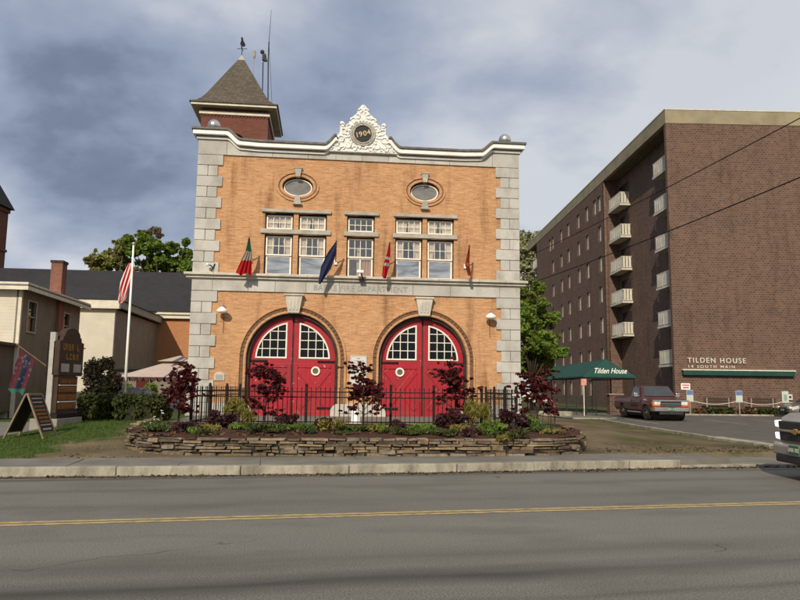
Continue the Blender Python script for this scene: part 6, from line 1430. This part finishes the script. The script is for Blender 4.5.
# ---------------------------------------------------------------- trees
def big_tree(name, label, cat, X, Y, zb, clumps, size, material, bark, seed, trunk_r=.25, group=None, **kw):
    """clumps in world x, z (px converted by the caller)"""
    cs = [(x-X, y-Y, z-zb, rx, ry, rz, n) for x, y, z, rx, ry, rz, n in clumps]; zm = sum(c[2] for c in cs)/len(cs)
    limbs = [([(0, 0, zm*.35), (c[0]*.5, c[1]*.5, zm*.35+(c[2]-zm*.35)*.6), (c[0], c[1], c[2])], [trunk_r*.5, trunk_r*.28, trunk_r*.08]) for c in cs]
    cs = spread([(a, b, c, d*1.3, e2*1.3, f*1.3, int(n*2.6)) for a, b, c, d, e2, f, n in cs], 14, seed, .16, .42, 1.1, .7)
    return plant_tree(name, label, cat, (X, Y, zb), ([(0, 0, 0), (.1, 0, zm*.4), (0, .1, zm*.9)], [trunk_r, trunk_r*.8, trunk_r*.3]), limbs, cs, size, material, bark, group, seed, **kw)
def pxc(px, py, rp, Y, n, g, sy=.8):
    p_ = at(px, py, Y); r_ = rp/700*Y; return (p_.x, Y+g.uniform(-1.5, 1.5), p_.z, r_, r_*.9, r_*sy, n)
g = random.Random(1)
YT = 84
cl = [pxc(*a, YT, 420, g) for a in ((98, 262, 10), (93, 270, 9), (106, 254, 8), (112, 264, 10), (120, 258, 8), (104, 272, 10), (118, 243, 5), (124, 271, 9), (128, 250, 7))]
p_ = at(110, 300, YT); big_tree('tree', 'olive leaved tree beyond the hall roof, the left one of the pair', 'tree', p_.x, YT, 0, cl, .30, M_LFO, M_BARKG, 1, .3, 'trees beyond the buildings', shell=.25)
YT = 80
cl = [pxc(*a, YT, 650, g) for a in ((140, 250, 9), (150, 262, 11), (164, 262, 12), (178, 262, 11), (160, 249, 9), (172, 248, 8), (184, 252, 7), (189, 268, 8), (145, 270, 11), (168, 272, 12), (133, 243, 6), (147, 240, 6), (186, 241, 3.5), (182, 272, 9))]
p_ = at(162, 300, YT); big_tree('tree', 'bright green spreading tree beyond the hall roof, beside the station', 'tree', p_.x, YT, 0, cl, .30, M_LF, M_BARK, 2, .35, 'trees beyond the buildings', shell=.3)
YT = 92
cl = [pxc(*a, YT, 110, g) for a in ((148, 236, 6), (156, 232, 5), (152, 241, 6), (162, 238, 4), (158, 226+6, 4))]
p_ = at(154, 300, YT); big_tree('tree', 'thin budding tree top poking above the bright green tree', 'tree', p_.x, YT, 0, cl, .3, leaf_mat('budding_brown_twigs', (.14, .11, .07), (.20, .16, .10)), M_BARKG, 3, .2, 'trees beyond the buildings', shell=.1)
YT = 118
cl = [pxc(*a, YT, 520, g) for a in ((525, 240, 12), (538, 238, 10), (532, 255, 13), (545, 250, 9), (524, 262, 12), (540, 268, 11), (528, 280, 12), (520, 250, 10), (548, 243, 7), (515, 270, 12))]
p_ = at(531, 300, YT); big_tree('tree', 'pale budding tall tree far behind, between the station and the brown block', 'tree', p_.x, YT, 0, cl, .36, M_LFP, M_BARKG, 4, .4, 'trees beyond the buildings', shell=.1)
YT = 43
cl = [pxc(*a, YT, 800, g) for a in ((552, 318, 8), (551, 352, 10), (545, 372, 10), (528, 308, 12), (536, 346, 12), (515, 310, 12), (514, 360, 14), (530, 300, 11), (542, 305, 9), (526, 318, 12), (541, 322, 12), (532, 338, 13), (546, 340, 9), (524, 352, 12), (540, 356, 12), (530, 368, 12), (548, 362, 7), (522, 290, 7), (534, 289, 7), (516, 330, 12))]
p_ = at(532, 400, YT); big_tree('tree', 'bushy bright green tree right of the station, before the brown block', 'tree', p_.x, YT, .3, cl, .15, M_LF, M_BARK, 5, .16, None, shell=.3)
# utility poles out of view and their lines
def upole(X, Y, label):
    t = thing('utility_pole', label, 'utility pole', (X, Y, 0)); MB().tube([(0, 0, -.2), (0, 0, 9.6)], [.15, .10], 12).build('pole', M_BARKG, t); MB().box(-.9, .9, -.06, .06, 8.9, 9.05).build('crossarm', M_BARK, t)
upole(13.35, 6.0, 'weathered utility pole at the right, near end of the overhead lines'); upole(5.75, 47.2, 'weathered utility pole behind the fire station, far end of the overhead lines')
def wire(label, A, B, sag, r=.016):
    A, B = Vector(A), Vector(B); mb = MB(); mb.tube([tuple(A.lerp(B, k/24)-Vector((0, 0, sag*4*(k/24)*(1-k/24)))) for k in range(25)], r, 5)
    tag(mb.build('power_line', M_BLACK, smooth=True), label, 'cable', 'overhead lines on the right')
d1 = at(800, 107.5, 18.5); d2 = at(519, 257, 38.7); e1 = at(800, 163.5, 18.5); e2 = at(519, 282, 38.7)
def ext(a, b, ya, yb): f = lambda y: a+(b-a)*((y-a.y)/(b.y-a.y)); return f(ya), f(yb)
A, B = ext(d1, d2, 6.0, 47.2); wire('upper dark overhead line crossing in front of the brown block', A, B, .35)
A, B = ext(e1, e2, 6.0, 47.2); wire('lower dark overhead line crossing in front of the brown block', A, B, .45, .02)
